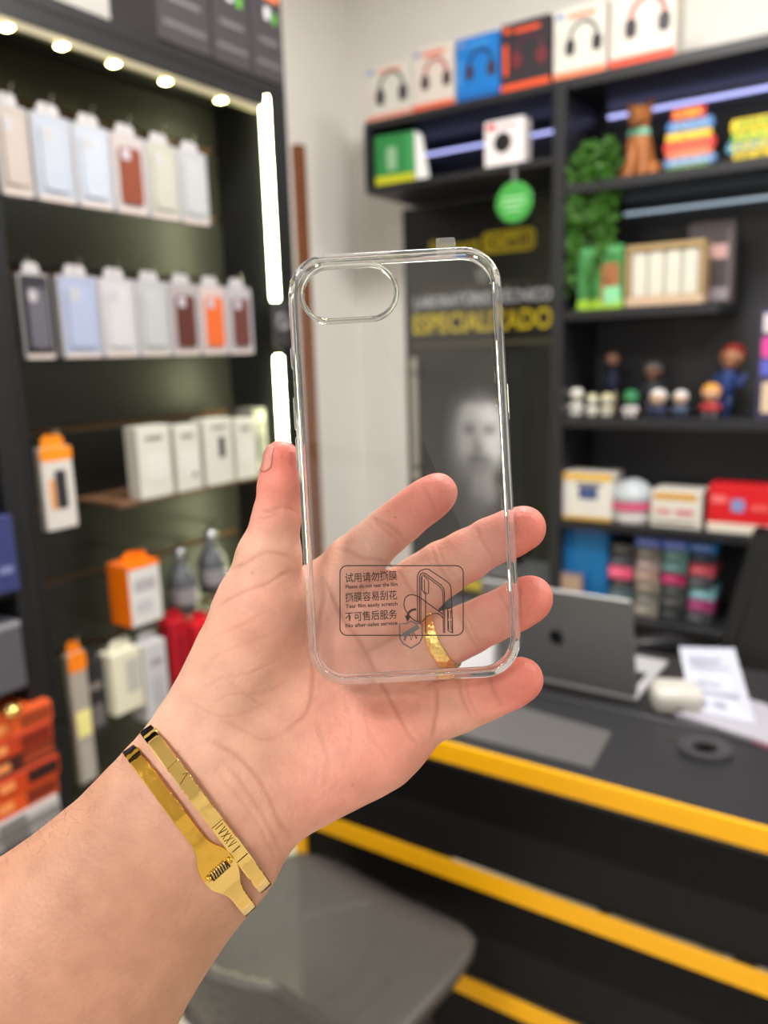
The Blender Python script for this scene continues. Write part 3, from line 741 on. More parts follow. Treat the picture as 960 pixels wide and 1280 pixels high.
# round dark pack on the right post
y, z = to_l(341, 405)
t = thing('speaker_pack', 'dark pack with a round lens shape between the two light strips', 'speaker', (-1.497, y+.018, z-.062), R90)
box('body', -.034, .034, -.016, -.003, 0, .124, mat('charcoal_card', (58, 56, 58), .45), t, .003)
bm = bmesh.new(); add_lathe(bm, [(0, 0), (.026, 0), (.026, .003), (.020, .006), (.018, .003), (.0, .002)], 24)
for v in bm.verts: v.co = Vector((v.co.x, -.016-v.co.z, .066+v.co.y))
from_bm('lens_ring', bm, mat('grey_ring', (120, 118, 118), .35), t, True)
bm = bmesh.new(); add_ball(bm, (0, -.018, .066), (.008, .004, .008)); from_bm('lens', bm, DARK, t, True)

# --- boxes
def pbox(name, label, cat, loc, w, d, h, col, prints=(), rz=0.0, group=None, bev=.0012, rough=.45):
    """printed carton; local front faces -y, base at z=0; prints: (name, x0, x1, z0, z1, colour) as fractions of the front (x0 = -1: side print)"""
    t = thing(name, label, cat, loc, rz, group)
    box('carton', -w/2, w/2, 0, d, 0, h, mat('card_%d_%d_%d' % col, col, rough), t, bev)
    for i, (nm, x0, x1, z0, z1, c) in enumerate(prints):
        m = mat('print_%d_%d_%d' % c, c, .5)
        prism(nm, rrect((x1-x0)*w, (z1-z0)*h, min((x1-x0)*w, (z1-z0)*h)*.15, 2, ((x0+x1)/2-.5)*w, (z0+z1)/2*h), -.0007-.0003*(i % 4), .0002, m, t)
    return t
GREYT = (176, 174, 170)
# row of white boxes on a narrow ledge
box('ledge', 1.19-YC, 1.735-YC, .02, .204, 1.118, 1.128, GROOVE, cab, .001)
wb = (206, 204, 194)
for i, (lab, y0, y1, z1) in enumerate((('white accessory box at the left end of the ledge row', 1.243, 1.347, 1.300), ('white accessory box, second on the ledge', 1.358, 1.444, 1.293),
   ('white accessory box with a dark phone picture on the ledge', 1.456, 1.560, 1.300), ('white accessory box at the right end of the ledge row', 1.570, 1.654, 1.292))):
    w = y1-y0; pr = [('heading_print', .25, .75, .80, .86, (120, 118, 112)), ('picture_print', .2, .85, .25, .62, (212, 210, 204))]
    if i == 2: pr = [('heading_print', .3, .8, .84, .89, (120, 118, 112)), ('picture_print', .50, .72, .40, .72, (38, 40, 46))]
    if i == 1: pr.append(('mark_print', .62, .8, .2, .26, (90, 88, 84)))
    pbox('accessory_box', lab, 'box', (-1.51, (y0+y1)/2, 1.128), w-.004, .045, z1-1.128, wb, pr, R90, 'white boxes on the ledge')
pbox('accessory_box', 'small grey box between the white boxes and the light strip', 'box', (-1.53, 1.692, 1.128), .055, .07, .185, (120, 120, 112), [('heading_print', .1, .9, .8, .95, (190, 190, 170)), ('picture_print', .2, .8, .2, .6, (70, 70, 70))], R90)
# hanging pack with orange top, left
def hang_pack(label, y, z0, w, h, d, X, col, prints, tabc=None, group=None, cat='pack', name='hanging_pack'):
    t = pbox(name, label, cat, (X, y, z0), w, d, h, col, prints, R90, group, .002)
    prism('hang_tab', [(-w*.35, h-.001), (-w*.35, h+.016), (-w*.2, h+.026), (w*.2, h+.026), (w*.35, h+.016), (w*.35, h-.001)], d*.4, d*.4+.004, mat('tab_%d_%d_%d' % (tabc or col), tabc or col, .45), t)
    hook(y, z0+h+.0288, .21)
    return t
hang_pack('tall white pack with an orange top and a phone picture, beside the dark post', 1.022, 1.105, .075, .175, .02, -1.5, (206, 200, 196), [('top_print', 0, 1, .84, 1, (240, 140, 24)), ('picture_print', .38, .74, .25, .72, (44, 42, 44)), ('edge_print', .2, .34, .25, .62, (214, 140, 60))], (240, 140, 24))
# orange-and-white cube box
t = pbox('charger_box', 'bright orange and white charger box hanging below the white boxes', 'box', (-1.50, 1.222, .832), .092, .075, .150, (214, 212, 210), [('text_print', .15, .85, .55, .75, (170, 170, 172)), ('text_print', .15, .7, .2, .4, (190, 190, 192)), ('corner_print', 0, 1, .93, 1, (250, 120, 10))], R90)
ORG_ = mat('orange_card', (252, 122, 8), .4)
box('orange_side', -.0472, -.0455, .001, .074, .001, .149, ORG_, t); box('orange_top', -.0455, .0455, .001, .074, .1495, .1508, ORG_, t)
prism('hang_tab', [(-.035, .150), (-.035, .165), (-.02, .175), (.02, .175), (.035, .165), (.035, .150)], .03, .034, ORG_, t); hook(1.222, .832+.1778, .2)
# dark bottles in clear bags
def bottle(label, y, z0, X):
    t = thing('bottle', label, 'bottle', (X, y, z0), R90, 'dark bottles on hooks')
    bm = bmesh.new(); add_lathe(bm, [(0, 0), (.034, 0), (.039, .006), (.041, .04), (.040, .075), (.036, .10), (.022, .122), (.015, .132), (.015, .14)], 18, 0, .045)
    from_bm('body', bm, mat('dark_glass', (84, 86, 92), .15, noise=.5, nscale=60), t, True)
    bm = bmesh.new(); add_lathe(bm, [(.0, .137), (.018, .137), (.018, .166), (.015, .170), (0, .170)], 16, 0, .045); from_bm('cap', bm, mat('silver_cap', (150, 152, 156), .25, metal=.8), t)
    bm = bmesh.new(); add_lathe(bm, [(.0408, .03), (.0416, .03), (.0416, .07), (.0406, .07)], 18, 0, .045); from_bm('paper_label', bm, mat('speckled_label', (140, 136, 140), .5, noise=.6, nscale=90), t)
    box('hang_strap', -.004, .004, .043, .047, .1695, .195, DARK, t); hook(y, z0+.1975, .17)
bottle('dark glass bottle with a silver cap, the one next to the orange box', 1.395, .80, -1.52)
bottle('dark glass bottle with a silver cap, the one nearer the thumb', 1.508, .825, -1.52)
# lowest hanging row
hang_pack('narrow white cable pack with an orange top on the lowest row', 1.018, .515, .045, .31, .02, -1.5, (168, 160, 150), [('top_print', 0, 1, .86, 1, (240, 130, 20)), ('badge_print', .1, .9, .36, .56, (240, 232, 150)), ('foot_print', .2, .7, .02, .3, (176, 172, 166))], (240, 130, 20))
hang_pack('black cable pack behind the narrow orange-topped one', 1.078, .60, .06, .18, .02, -1.53, (46, 46, 50), [('picture_print', .2, .8, .1, .4, (110, 104, 104)), ('text_print', .2, .8, .6, .7, (130, 120, 116))])
hang_pack('cream white pack on the lowest row, left of the grey box', 1.148, .635, .085, .15, .05, -1.50, (222, 218, 196), [('text_print', .45, .9, .3, .85, (186, 184, 178))])
hang_pack('tall light grey box on the lowest row, left of the red box', 1.232, .58, .072, .20, .06, -1.50, (196, 196, 198), [('text_print', .3, .8, .7, .78, (150, 150, 154)), ('picture_print', .3, .75, .2, .55, (178, 178, 182))])
hang_pack('tall crimson box on the lowest row', 1.318, .60, .062, .21, .05, -1.50, (176, 20, 36), [('text_print', .3, .7, .2, .8, (150, 14, 30))])
hang_pack('scarlet pack with pink stripes beside the crimson box', 1.40, .64, .075, .14, .04, -1.50, (204, 26, 40), [('stripe_print', .1, .9, .25, .38, (228, 120, 128)), ('stripe_print', .1, .9, .1, .18, (226, 130, 136))])
# goods in the second cabinet
def l2(px, py): p = onX(px, py, -1.46); return p.y, p.z
pbox('blue_box', 'navy blue box standing on the upper shelf at the left edge', 'box', (-1.455, .815, 1.015), .13, .12, .150, (52, 58, 108), [('badge_print', .7, .92, .25, .34, (120, 126, 170))], R90)
pbox('blue_box', 'dark blue box high up at the left edge', 'box', (-1.455, .775, 1.30), .12, .12, .13, (34, 48, 84), [('badge_print', .3, .7, .4, .6, (70, 90, 140))], R90)
pbox('grey_box', 'slate grey box on the shelf above the orange packs', 'box', (-1.455, .81, .815), .12, .12, .138, (84, 84, 92), [('top_print', 0, 1, .93, 1, (150, 150, 156))], R90)
zc = .50
for i, (h, c, nm) in enumerate(((.022, (168, 166, 166), 'lower light grey'), (.020, (140, 138, 138), 'middle grey'), (.022, (186, 184, 184), 'upper light grey'))):
    pbox('grey_case', '%s flat case under the orange packs' % nm, 'case', (-1.445+.004*i, .83-.004*i, zc), .15, .13, h, c, [('label_print', .1, .5, .2, .8, (110, 108, 108))], R90, 'grey flat cases'); zc += h
for i, (h, c, d, nm) in enumerate(((.044, (214, 84, 34), (120, 40, 20), 'lowest'), (.042, (196, 66, 26), (46, 26, 24), 'second from the bottom'), (.038, (70, 34, 28), (150, 60, 34), 'dark middle'), (.040, (188, 62, 30), (120, 36, 22), 'second from the top'), (.042, (220, 92, 42), (150, 60, 30), 'topmost'))):
    pbox('orange_pack', '%s orange-brown flat pack of the stack at the left edge' % nm, 'pack', (-1.445+.003*(i % 2), .832+.003*((i*2) % 3), zc), .145, .12, h, c, [('band_print', .5, .97, .15, .8, d), ('badge_print', .08, .3, .3, .7, (236, 150, 90))], R90, 'orange flat packs'); zc += h
bm = bmesh.new(); add_ball(bm, (0, .03, .014), (.02, .02, .014)); o = from_bm('gold_knob', bm, GOLD, None, True); o.location = (-1.44, .79, zc); tag(o, 'small shiny gold knob lying on the orange packs', 'knob')
# boxes on top of the left cabinet
for i, (lab, y0, y1) in enumerate((('black headset box on the cabinet top, left one with a white figure', 1.395, 1.565), ('black headset box on the cabinet top, middle one', 1.57, 1.71), ('black headset box on the cabinet top, right one', 1.715, 1.84))):
    w = y1-y0-.003
    t = pbox('headset_box', lab, 'box', (-1.495, (y0+y1)/2, 2.17), w, .16, .30, (58, 54, 58), [('title_print', .25, .9, .66, .76, (224, 120, 70)), ('badge_print', .42, .58, .50, .60, (210, 210, 214)), ('badge_print', .66, .80, .48, .57, (90, 160, 60)), ('text_print', .2, .8, .30, .34, (104, 100, 104)), ('text_print', .1, .9, .12, .16, (96, 92, 96))], R90, 'headset boxes on the left cabinet')
    if i == 0:
        prism('figure_print', rrect(.04, .085, .015, 4, -w*.44, .21), -.002, .0002, mat('print_figure', (206, 206, 210), .5), t)
# ------------------------------------------------------------------ back wall: poster board, wall cabinet, shelving (front at Y = 2.45)
YF, YB = 2.45, 2.79
def xy(px, py, Y=2.47): p = onY(px, py, Y); return p.x, p.z
LEDB = mat('cool_led', (190, 196, 255), .5, emit=(186, 190, 255), estr=1.5)
LEDC = mat('cool_led_dim', (190, 210, 220), .5, emit=(176, 196, 214), estr=.8)
BW_ = mat('shelf_black', (34, 34, 38), .4, noise=.1, nscale=20)
BACKM = mat('shelf_back_grey', (52, 52, 55), .5, noise=.08, nscale=10)
wc = thing('wall_cabinet', 'open black wall cabinet over the poster with a blue light line inside', 'cabinet', (-1.31, YF, 2.0))
box('bottom_board', -.345, .341, 0, .34, 0, .022, BW_, wc, .002); box('top_board', -.345, .341, 0, .34, .208, .232, BW_, wc, .002)
box('side_panel', -.345, -.325, 0, .34, .0225, .2075, BW_, wc); box('back_panel', -.3245, .341, .32, .335, .0225, .2075, mat('cabinet_back', (30, 32, 48), .5), wc)
box('light_strip', -.30, .339, .300, .312, .168, .176, LEDB, wc)
su = thing('shelving_unit', 'black open shelving unit on the back wall, full of toys and boxes', 'shelves', (-.3, YF, 0))
X0 = -.3
def sx(a): return a-X0
box('side_panel', sx(-.968), sx(-.93), -.005, .34, 0, 2.231, BW_, su, .002); box('side_panel', sx(.86), sx(.9), -.005, .34, 0, 2.231, BW_, su, .002)
box('back_panel', sx(-.929), sx(.859), .315, .335, 0, 2.2, BACKM, su); box('top_board', sx(-.929), sx(.859), 0, .314, 2.2, 2.232, BW_, su, .002)
for z, x1 in ((1.935, .859), (1.565, -.475), (1.235, .859), (.905, .859), (.60, .859), (.1, .859)): box('shelf', sx(-.929), sx(x1), 0, .314, z-.03, z, BW_, su, .002)
box('light_strip', sx(-.90), sx(.84), .296, .312, 2.178, 2.186, LEDB, su); box('light_strip', sx(-.84), sx(.84), .299, .312, 1.872, 1.880, LEDC, su)

# --- poster board
PBM = mat('poster_black', (20, 20, 21), .35, noise=.1, nscale=8)
pb = thing('poster_board', 'black poster board with yellow lettering and a grey portrait print', 'poster', (-1.40, YB, 0))
box('board', -.31, .44, -.012, .008, .02, 1.995, PBM, pb, .002)
YEL = mat('poster_yellow', (214, 190, 20), .5); GRY = mat('poster_grey', (196, 196, 202), .5); OLV = mat('poster_olive', (84, 80, 52), .6)
def pp(px, py): p = onY(px, py, YB-.013); return p.x+1.40, p.z
def wtext(name, body, px0, px1, py0, py1, m, squeeze=True):
    """lettering fitted between two columns and two rows of the board"""
    (x0, z0), (x1, z1) = pp(px0, py1), pp(px1, py0)
    me = text_mesh(body, .1, 'LEFT', .0003, .002); co = np.empty(len(me.vertices)*3); me.vertices.foreach_get('co', co); co = co.reshape(-1, 3)
    for a, lo, hi in ((0, x0, x1), (1, z0, z1)): co[:, a] = (co[:, a]-co[:, a].min())/(co[:, a].max()-co[:, a].min())*(hi-lo)+lo
    co = np.stack([co[:, 0], -.0135-co[:, 2], co[:, 1]], 1); me.vertices.foreach_set('co', co.ravel()); me.update(); return link(name, me, m, pb)
def wrect(name, px0, px1, py0, py1, m, r=.01, dep=.0128):
    (x0, z0), (x1, z1) = pp(px0, py1), pp(px1, py0)
    return prism(name, rrect(x1-x0, z1-z0, r, 4, (x0+x1)/2, (z0+z1)/2), -dep, -.0119, m, pb)
wtext('lettering', 'Smart', 537, 600, 294, 322, YEL)
wrect('logo_plate', 603, 669, 283, 318, YEL, .02); wrect('logo_inset', 607, 665, 287, 314, PBM, .016, .0130); wrect('logo_field', 608.5, 663.5, 288.5, 312.5, YEL, .014, .0132)
wtext('lettering', 'Cell', 612, 660, 291, 310, PBM)
wrect('band', 520, 668, 352, 362, OLV, .002)
wtext('lettering', 'LABORATÓRIO TÉCNICO', 518, 690, 354, 386, GRY); wtext('lettering', 'ESPECIALIZADO', 517, 690, 383, 418, YEL)
wrect('band', 517, 690, 424, 434, OLV, .002)
bm = bmesh.new(); x, z = pp(603, 343); add_lathe(bm, [(0, 0), (.028, 0), (.028, .0012), (0, .0012)], 24)
for v in bm.verts: v.co = Vector((x+v.co.x, -.0128-v.co.z, z+v.co.y))
from_bm('round_emblem', bm, mat('poster_pale', (120, 122, 118), .5), pb)
wrect('grey_line', 560, 690, 704, 720, mat('poster_grey_dim', (92, 94, 100), .5), .002); wrect('yellow_line', 560, 680, 728, 744, YEL, .002); wrect('grey_line', 560, 690, 752, 764, MATS['poster_grey_dim'], .002)
# portrait print: a flat grey-tone picture, procedural
PM = bpy.data.materials.new('portrait_print'); PM.use_nodes = True; nt = PM.node_tree; b = nt.nodes['Principled BSDF']; b.inputs['Roughness'].default_value = .45
tc = nt.nodes.new('ShaderNodeTexCoord'); sp = nt.nodes.new('ShaderNodeSeparateXYZ'); nt.links.new(tc.outputs['Object'], sp.inputs[0])
def mth(op, a, c=None):
    n = nt.nodes.new('ShaderNodeMath'); n.operation = op
    for i, v in enumerate((a, c)):
        if v is None: continue
        if isinstance(v, (int, float)): n.inputs[i].default_value = v
        else: nt.links.new(v, n.inputs[i])
    return n.outputs[0]
def blob(cx, cz, rx, rz, soft):
    dx = mth('DIVIDE', mth('SUBTRACT', sp.outputs[0], cx), rx); dz = mth('DIVIDE', mth('SUBTRACT', sp.outputs[2], cz), rz)
    d = mth('SQRT', mth('ADD', mth('MULTIPLY', dx, dx), mth('MULTIPLY', dz, dz)))
    n = nt.nodes.new('ShaderNodeMapRange'); n.interpolation_type = 'SMOOTHSTEP'; nt.links.new(d, n.inputs[0]); n.inputs[1].default_value = 1+soft; n.inputs[2].default_value = 1-soft
    return n.outputs[0]
cur = None
def layer(mask, grey, amt=1.0):
    global cur
    mx = nt.nodes.new('ShaderNodeMix'); mx.data_type = 'RGBA'
    if cur is None: mx.inputs[6].default_value = srgb(22, 22, 23)
    else: nt.links.new(cur, mx.inputs[6])
    mx.inputs[7].default_value = srgb(grey, grey, grey+2); nt.links.new(mth('MULTIPLY', mask, amt), mx.inputs[0]); cur = mx.outputs[2]
# local units: metres about the face centre
layer(blob(0, -.30, .24, .14, .5), 34); layer(blob(.005, .0, .098, .165, .22), 232); layer(blob(-.06, -.02, .07, .16, .6), 130, .7)
layer(blob(.0, .170, .105, .050, .5), 26, .8); layer(blob(.0, -.115, .070, .050, .5), 58, .72); layer(blob(0, -.085, .04, .010, .6), 40, .7)
for s in (-1, 1): layer(blob(s*.042, .018, .026, .010, .7), 36, .85); layer(blob(s*.042, .040, .034, .007, .7), 50, .7)
layer(blob(.014, -.03, .014, .05, .7), 185, .5); layer(blob(-.012, -.035, .012, .04, .7), 70, .6); layer(blob(0, -.052, .024, .010, .6), 62, .6)
layer(blob(.02, -.215, .055, .06, .5), 150, .85); layer(blob(.04, -.18, .018, .05, .5), 165, .7); layer(blob(-.01, -.28, .05, .05, .6), 84, .7)
nt.links.new(cur, b.inputs['Base Color'])
(x0, z0), (x1, z1) = pp(519, 690), pp(655, 440); fx, fz = pp(599, 545)
o = box('portrait', x0-fx, x1-fx, -.0128, -.0119, z0-fz, z1-fz, PM, pb); o.location = (fx, 0, fz)
x, z = pp(520, 520)
t = thing('pale_wall_bar', 'slim pale vertical bar on the left edge of the poster board', 'bar', (x-1.40, YB-.0135, pp(520, 600)[1]))
L_ = pp(520, 447)[1]-pp(520, 600)[1]
box('bar', -.012, .012, -.014, 0, 0, L_, mat('pale_bar', (178, 172, 160), .5), t, .002)  # plain pale bar held by two clips
for zz in (.05, L_-.07): box('clip', -.015, .015, -.017, -.0005, zz, zz+.015, METAL, t)

# --- headphone boxes on top
def headphones(t, cx, cz, s, c1, c2):
    """printed headphone picture: arc and two cups, flat on the front"""
    bm = bmesh.new(); A = [(s*math.cos(a), s*1.15*math.sin(a)) for a in np.linspace(math.pi*1.02, -.02*math.pi, 15)]; B = [(x*.80, y*.84) for x, y in A]
    add_prism(bm, [(cx+x, cz+y) for x, y in A+B[::-1]], -.0022, .0002, FRONT); from_bm('headband_print', bm, mat('hp_%d_%d_%d' % c1, c1, .4), t)
    for sg in (-1, 1):
        prism('ear_cup_print', rrect(s*.62, s*.95, s*.28, 4, cx+sg*s*.86, cz-s*.32), -.0026, .0002, mat('hp_%d_%d_%d' % c2, c2, .4), t)
hb = [('white headphone box at the left end of the row on the cabinet', 458, 514, 82, 152, (206, 202, 192), (96, 96, 90), (48, 48, 52), (224, 150, 130)),
      ('white headphone box with red-black headphones and a red margin', 515, 568, 60, 140, (208, 198, 188), (170, 50, 44), (64, 46, 50), (222, 104, 70)),
      ('bright blue headphone box', 570, 624, 44, 124, (20, 112, 190), (34, 40, 66), (60, 40, 44), (60, 140, 210)),
      ('black headphone box with orange lettering', 626, 688, 26, 112, (44, 38, 44), (80, 40, 60), (110, 40, 50), (226, 84, 40)),
      ('white headphone box with a black headset, right of the black box', 691, 758, 8, 97, (212, 206, 196), (66, 66, 70), (40, 40, 44), (230, 130, 90)),
      ('white headphone box with red headphones, right end of the row', 761, 845, -22, 83, (212, 204, 194), (190, 44, 44), (58, 50, 58), (224, 80, 50))]
for i, (lab, a, b_, tp, bt, col, c1, c2, acc) in enumerate(hb):
    x0, _ = xy(a, bt, YF+.02); x1, z1 = xy(b_, (tp+bt)/2, YF+.02); h = (bt-tp)/1000*ray((a+b_)/2, 80).length*0+(xy(a, tp, YF+.02)[1]-xy(a, bt, YF+.02)[1])
    t = pbox('headphone_box', lab, 'box', ((x0+x1)/2, YF+.02, 2.232), x1-x0-.003, .10, h, col,
        [('margin_print', .0, 1, 0, .12, acc if i != 2 else (16, 96, 170)), ('logo_print', .06, .2, .86, .94, (120, 140, 190) if i != 3 else acc), ('text_print', .28, .8, .84, .90, acc), ('text_print', .06, .14, .25, .7, (206, 196, 188) if i not in (2, 3) else acc)], 0, 'headphone boxes in a row on the cabinet')
    w = x1-x0; headphones(t, w*.08, h*.52, w*.29, c1, c2)

# --- in the wall cabinet
x0, z = xy(458, 200); x1, _ = xy(505, 200)
t = pbox('software_box', 'green and yellow box in the left corner of the wall cabinet', 'box', (-1.552, YF+.03, 2.022), .15, .03, .165, (44, 130, 66), [('foot_print', 0, 1, 0, .2, (196, 196, 30)), ('picture_print', .3, .55, .3, .75, (140, 180, 140)), ('edge_print', .8, .99, .22, 1, (62, 150, 82))], .12)
prism('leaflet', [(.079, 0), (.125, .01), (.10, .15), (.076, .165)], .0, .012, WHITE, t)
x0, _ = xy(607, 170, YF+.02); x1, _ = xy(656, 170, YF+.02)
t = pbox('webcam_box', 'small white box with a dark round picture at the wall cabinet front', 'box', ((x0+x1)/2, YF+.012, 2.022), x1-x0, .06, .135, (226, 218, 220), [('corner_print', .06, .3, .8, .93, (210, 60, 70)), ('text_print', .4, .85, .82, .88, (190, 150, 150))])
bm = bmesh.new(); add_lathe(bm, [(0, 0), (.03, 0), (.03, .0015), (.016, .003), (0, .003)], 20)
for v in bm.verts: v.co = Vector((v.co.x-.004, -v.co.z, .068+v.co.y))
from_bm('lens_print', bm, DARK, t)
# round green hanging tag
cx, cz = xy(643, 253, YF-.01); rr = .062
t = thing('hanging_sign', 'round green sign hanging on a cord below the wall cabinet', 'sign', (cx, YF-.012, cz))
bm = bmesh.new(); add_lathe(bm, [(0, -.004), (rr-.003, -.004), (rr, -.001), (rr, .001), (rr-.003, .004), (0, .004)], 32)
for v in bm.verts: v.co = Vector((v.co.x, v.co.z, v.co.y))
from_bm('disc', bm, mat('sign_green', (62, 150, 66), .4), t, False)
PGR = mat('sign_pale_green', (150, 206, 150), .5)
for zz, w in ((.012, .07), (-.004, .08), (-.022, .05)): box('lettering_line', -w/2, w/2, -.0056, -.0042, zz-.004, zz+.004, PGR, t)
box('cord', -.006, .006, -.001, .002, rr-.002, 2.0-cz+.004, mat('grey_cord', (110, 110, 112), .6), t)
box('cord_hook', -.006, .006, -.001, .011, 2.0-cz+.002, 2.0-cz+.012, METAL, t)

# --- shelf things: generic builders
def sdf_mesh(fn, lo, hi, h, it=3):
    """surface of a distance function as verts and quads"""
    global hand_sdf
    keep = hand_sdf; hand_sdf = fn
    P, Q = surface_nets(np.array(lo, float), np.array(hi, float), h); P = snap(P, it=it); hand_sdf = keep
    return P, Q
def sdf_obj(name, fn, lo, hi, h, m, parent):
    P, Q = sdf_mesh(fn, lo, hi, h); me = bpy.data.meshes.new(name); me.from_pydata((P*.001).tolist(), [], Q[:, ::-1].tolist() if False else Q.tolist()); me.update()
    bm = bmesh.new(); bm.from_mesh(me); bmesh.ops.recalc_face_normals(bm, faces=bm.faces[:]); bm.to_mesh(me); bm.free()
    return link(name, me, m, parent, True)
V = lambda *a: np.array(a, float)
# sitting dog ornament (local mm, front -y)
dx0, _ = xy(797, 230); dh = xy(797, 126, YF+.1)[1]-1.935
dog = thing('dog_figurine', 'brown sitting dog figurine with a mint green collar on the top shelf', 'figurine', (xy(797, 230, YF+.1)[0], YF+.1, 1.935)); dog.scale = (dh/.30,)*3
def dogf(P):
    d = cone(P, V(0, 45, 55), V(0, 10, 150), 62, 46)
    d = smin(d, cone(P, V(0, 8, 150), V(0, -2, 215), 38, 36), 14)
    d = smin(d, cone(P, V(0, -2, 238), V(0, -30, 226), 44, 30), 10)
    d = smin(d, cone(P, V(0, -36, 222), V(0, -62, 216), 28, 22), 8)
    for s in (-1, 1):
        d = smin(d, cone(P, V(s*24, -14, 130), V(s*26, -34, 14), 17, 13), 12)
        d = smin(d, cone(P, V(s*26, -34, 12), V(s*27, -54, 11), 12, 11), 6)
        d = smin(d, cone(P, V(s*52, 40, 40), V(s*58, 0, 26), 34, 24), 14)
        d = smin(d, cone(P, V(s*60, -8, 14), V(s*60, -40, 12), 14, 12), 8)
        d = smin(d, cone(P, V(s*32, 6, 262), V(s*44, 10, 302), 16, 6), 6)
    return np.maximum(d, -P[:, 2])
sdf_obj('body', dogf, (-115, -85, -8), (115, 125, 310), 5.5, mat('figurine_brown', (164, 100, 52), .5, noise=.2, nscale=25), dog)
bm = bmesh.new(); add_lathe(bm, [(.0405, -.013), (.0435, -.011), (.0435, .011), (.0405, .013)], 24, 0, .003, .178); from_bm('collar', bm, mat('mint_collar', (120, 196, 168), .5), dog)
bm = bmesh.new(); add_ball(bm, (0, -.084, .226), (.012, .008, .009)); from_bm('nose', bm, DARK, dog, True)
for s in (-1, 1): bm = bmesh.new(); add_ball(bm, (s*.017, -.042, .250), (.006, .005, .007), 8, 6); from_bm('eye', bm, DARK, dog, True)
bm = bmesh.new(); add_tube(bm, [(-.024, -.066, .206), (-.010, -.083, .203), (.010, -.083, .203), (.024, -.066, .206)], .003, 6); from_bm('mouth', bm, mat('mouth_dark', (96, 56, 40), .5), dog)
# lettered signs
def sign(label, px0, px1, rows, y, cat='sign'):
    """cut-out sign: each row a plate of its own colour with lettering; rows: (py0, py1, inset, colour, body, ink)"""
    x0, _ = xy(px0, 200, y); x1, _ = xy(px1, 200, y)
    zb = xy((px0+px1)/2, rows[-1][1], y)[1]; t = thing('lettered_sign', label, cat, ((x0+x1)/2, y, 1.935)); W_ = x1-x0
    for py0, py1, ins, off, col, body, ink in rows:
        z1 = xy((px0+px1)/2, py0, y)[1]-zb; z0 = xy((px0+px1)/2, py1, y)[1]-zb
        k = prism('letter_row', rrect(W_*(1-ins), z1-z0-.001, (z1-z0)*.28, 3, W_*off, (z0+z1)/2), -.008, .008, mat('sign_%d_%d_%d' % col, col, .45), t)
        me = text_mesh(body, .03, 'CENTER', .0005, .0008); co = np.empty(len(me.vertices)*3); me.vertices.foreach_get('co', co); co = co.reshape(-1, 3)
        co[:, 0] = (co[:, 0]-co[:, 0].min())/(np.ptp(co[:, 0])+1e-6)*W_*(1-ins)*.82+W_*off-W_*(1-ins)*.41; co[:, 1] = (co[:, 1]-co[:, 1].min())/(np.ptp(co[:, 1])+1e-6)*(z1-z0)*.7+z0+(z1-z0)*.15
        me.vertices.foreach_set('co', np.stack([co[:, 0], -.0085-co[:, 2], co[:, 1]], 1).ravel()); me.update(); link('lettering', me, mat('sign_%d_%d_%d' % ink, ink, .45), k)
    return t
sign('tall cut-out sign of stacked colourful word plates', 830, 894, [(136, 153, .35, -.04, (196, 40, 44), 'LOJA', (232, 190, 40)), (151, 167, .1, 0, (66, 116, 176), 'AMIGOS', (150, 180, 210)), (165, 178, .12, -.02, (226, 182, 40), 'FAMILIA', (240, 214, 90)), (176, 190, .0, 0, (204, 48, 44), 'SORRISO', (228, 120, 90)), (188, 199, .1, 0, (226, 110, 70), 'CARINHO', (240, 170, 130)), (197, 209, .0, .02, (90, 134, 186), 'ALEGRIA', (180, 200, 220)), (207, 219, .16, -.02, (70, 150, 70), 'UNIDOS', (180, 210, 150))], YF+.1)
sign('cut-out sign of yellow and green letters at the right end of the top shelf', 908, 972, [(152, 170, .1, .02, (222, 196, 30), 'JERR', (120, 150, 40)), (168, 182, .1, .04, (96, 160, 60), 'FUNE', (220, 210, 60)), (180, 194, .05, -.02, (70, 140, 170), 'ONE', (226, 206, 50)), (192, 211, .2, .04, (226, 194, 36), 'ISA', (150, 140, 40))], YF+.1)
# trailing plant
pl = thing('trailing_plant', 'bushy green trailing plant hanging from the top shelf by the post', 'plant', (-.872, YF+.06, 1.935))
bm = bmesh.new(); add_lathe(bm, [(0, 0), (.045, 0), (.056, .07), (.060, .075), (.054, .078), (.048, .07), (0, .068)], 18, .03, .08); from_bm('pot', bm, mat('dark_pot', (44, 46, 44), .6), pl)
rnd = random.Random(4); bs = bmesh.new(); bl = bmesh.new()
def leaf(p, d, w, l):
    d = d.normalized(); sd = d.cross(Vector((rnd.uniform(-1, 1), -1, rnd.uniform(-.3, .3)))).normalized(); up = sd.cross(d)
    c = [p, p+d*l*.35+sd*w+up*.002, p+d*l, p+d*l*.35-sd*w+up*.002, p+d*l*.45-up*l*.12]
    v = [bl.verts.new(q) for q in c]
    for q in ((0, 1, 4), (1, 2, 4), (2, 3, 4), (3, 0, 4)): bl.faces.new([v[i] for i in q])
for k in range(26):
    x = rnd.uniform(-.045, .10); p = Vector((.03, .07, .07)); q = Vector((x, rnd.uniform(-.045, -.01), rnd.uniform(.05, .12))); L = rnd.uniform(.10, .42) if x > .02 else rnd.uniform(.25, .45)
    pts = [p, (p+q)/2+Vector((0, 0, .03)), q]
    for j in range(1, 9): pts.append(q+Vector((rnd.uniform(-.01, .01)-.02*j/8, rnd.uniform(-.012, .006), -L*j/8)))
    add_tube(bs, pts, .0013, 4)
    for a, b_ in zip(pts, pts[1:]):
        for s in range(5):
            t_ = rnd.random(); leaf(a.lerp(b_, t_), Vector((rnd.uniform(-1, 1), rnd.uniform(-1, .3), rnd.uniform(-1, .35))), rnd.uniform(.006, .011), rnd.uniform(.018, .032))
from_bm('stems', bs, mat('plant_stem', (62, 84, 34), .6), pl)
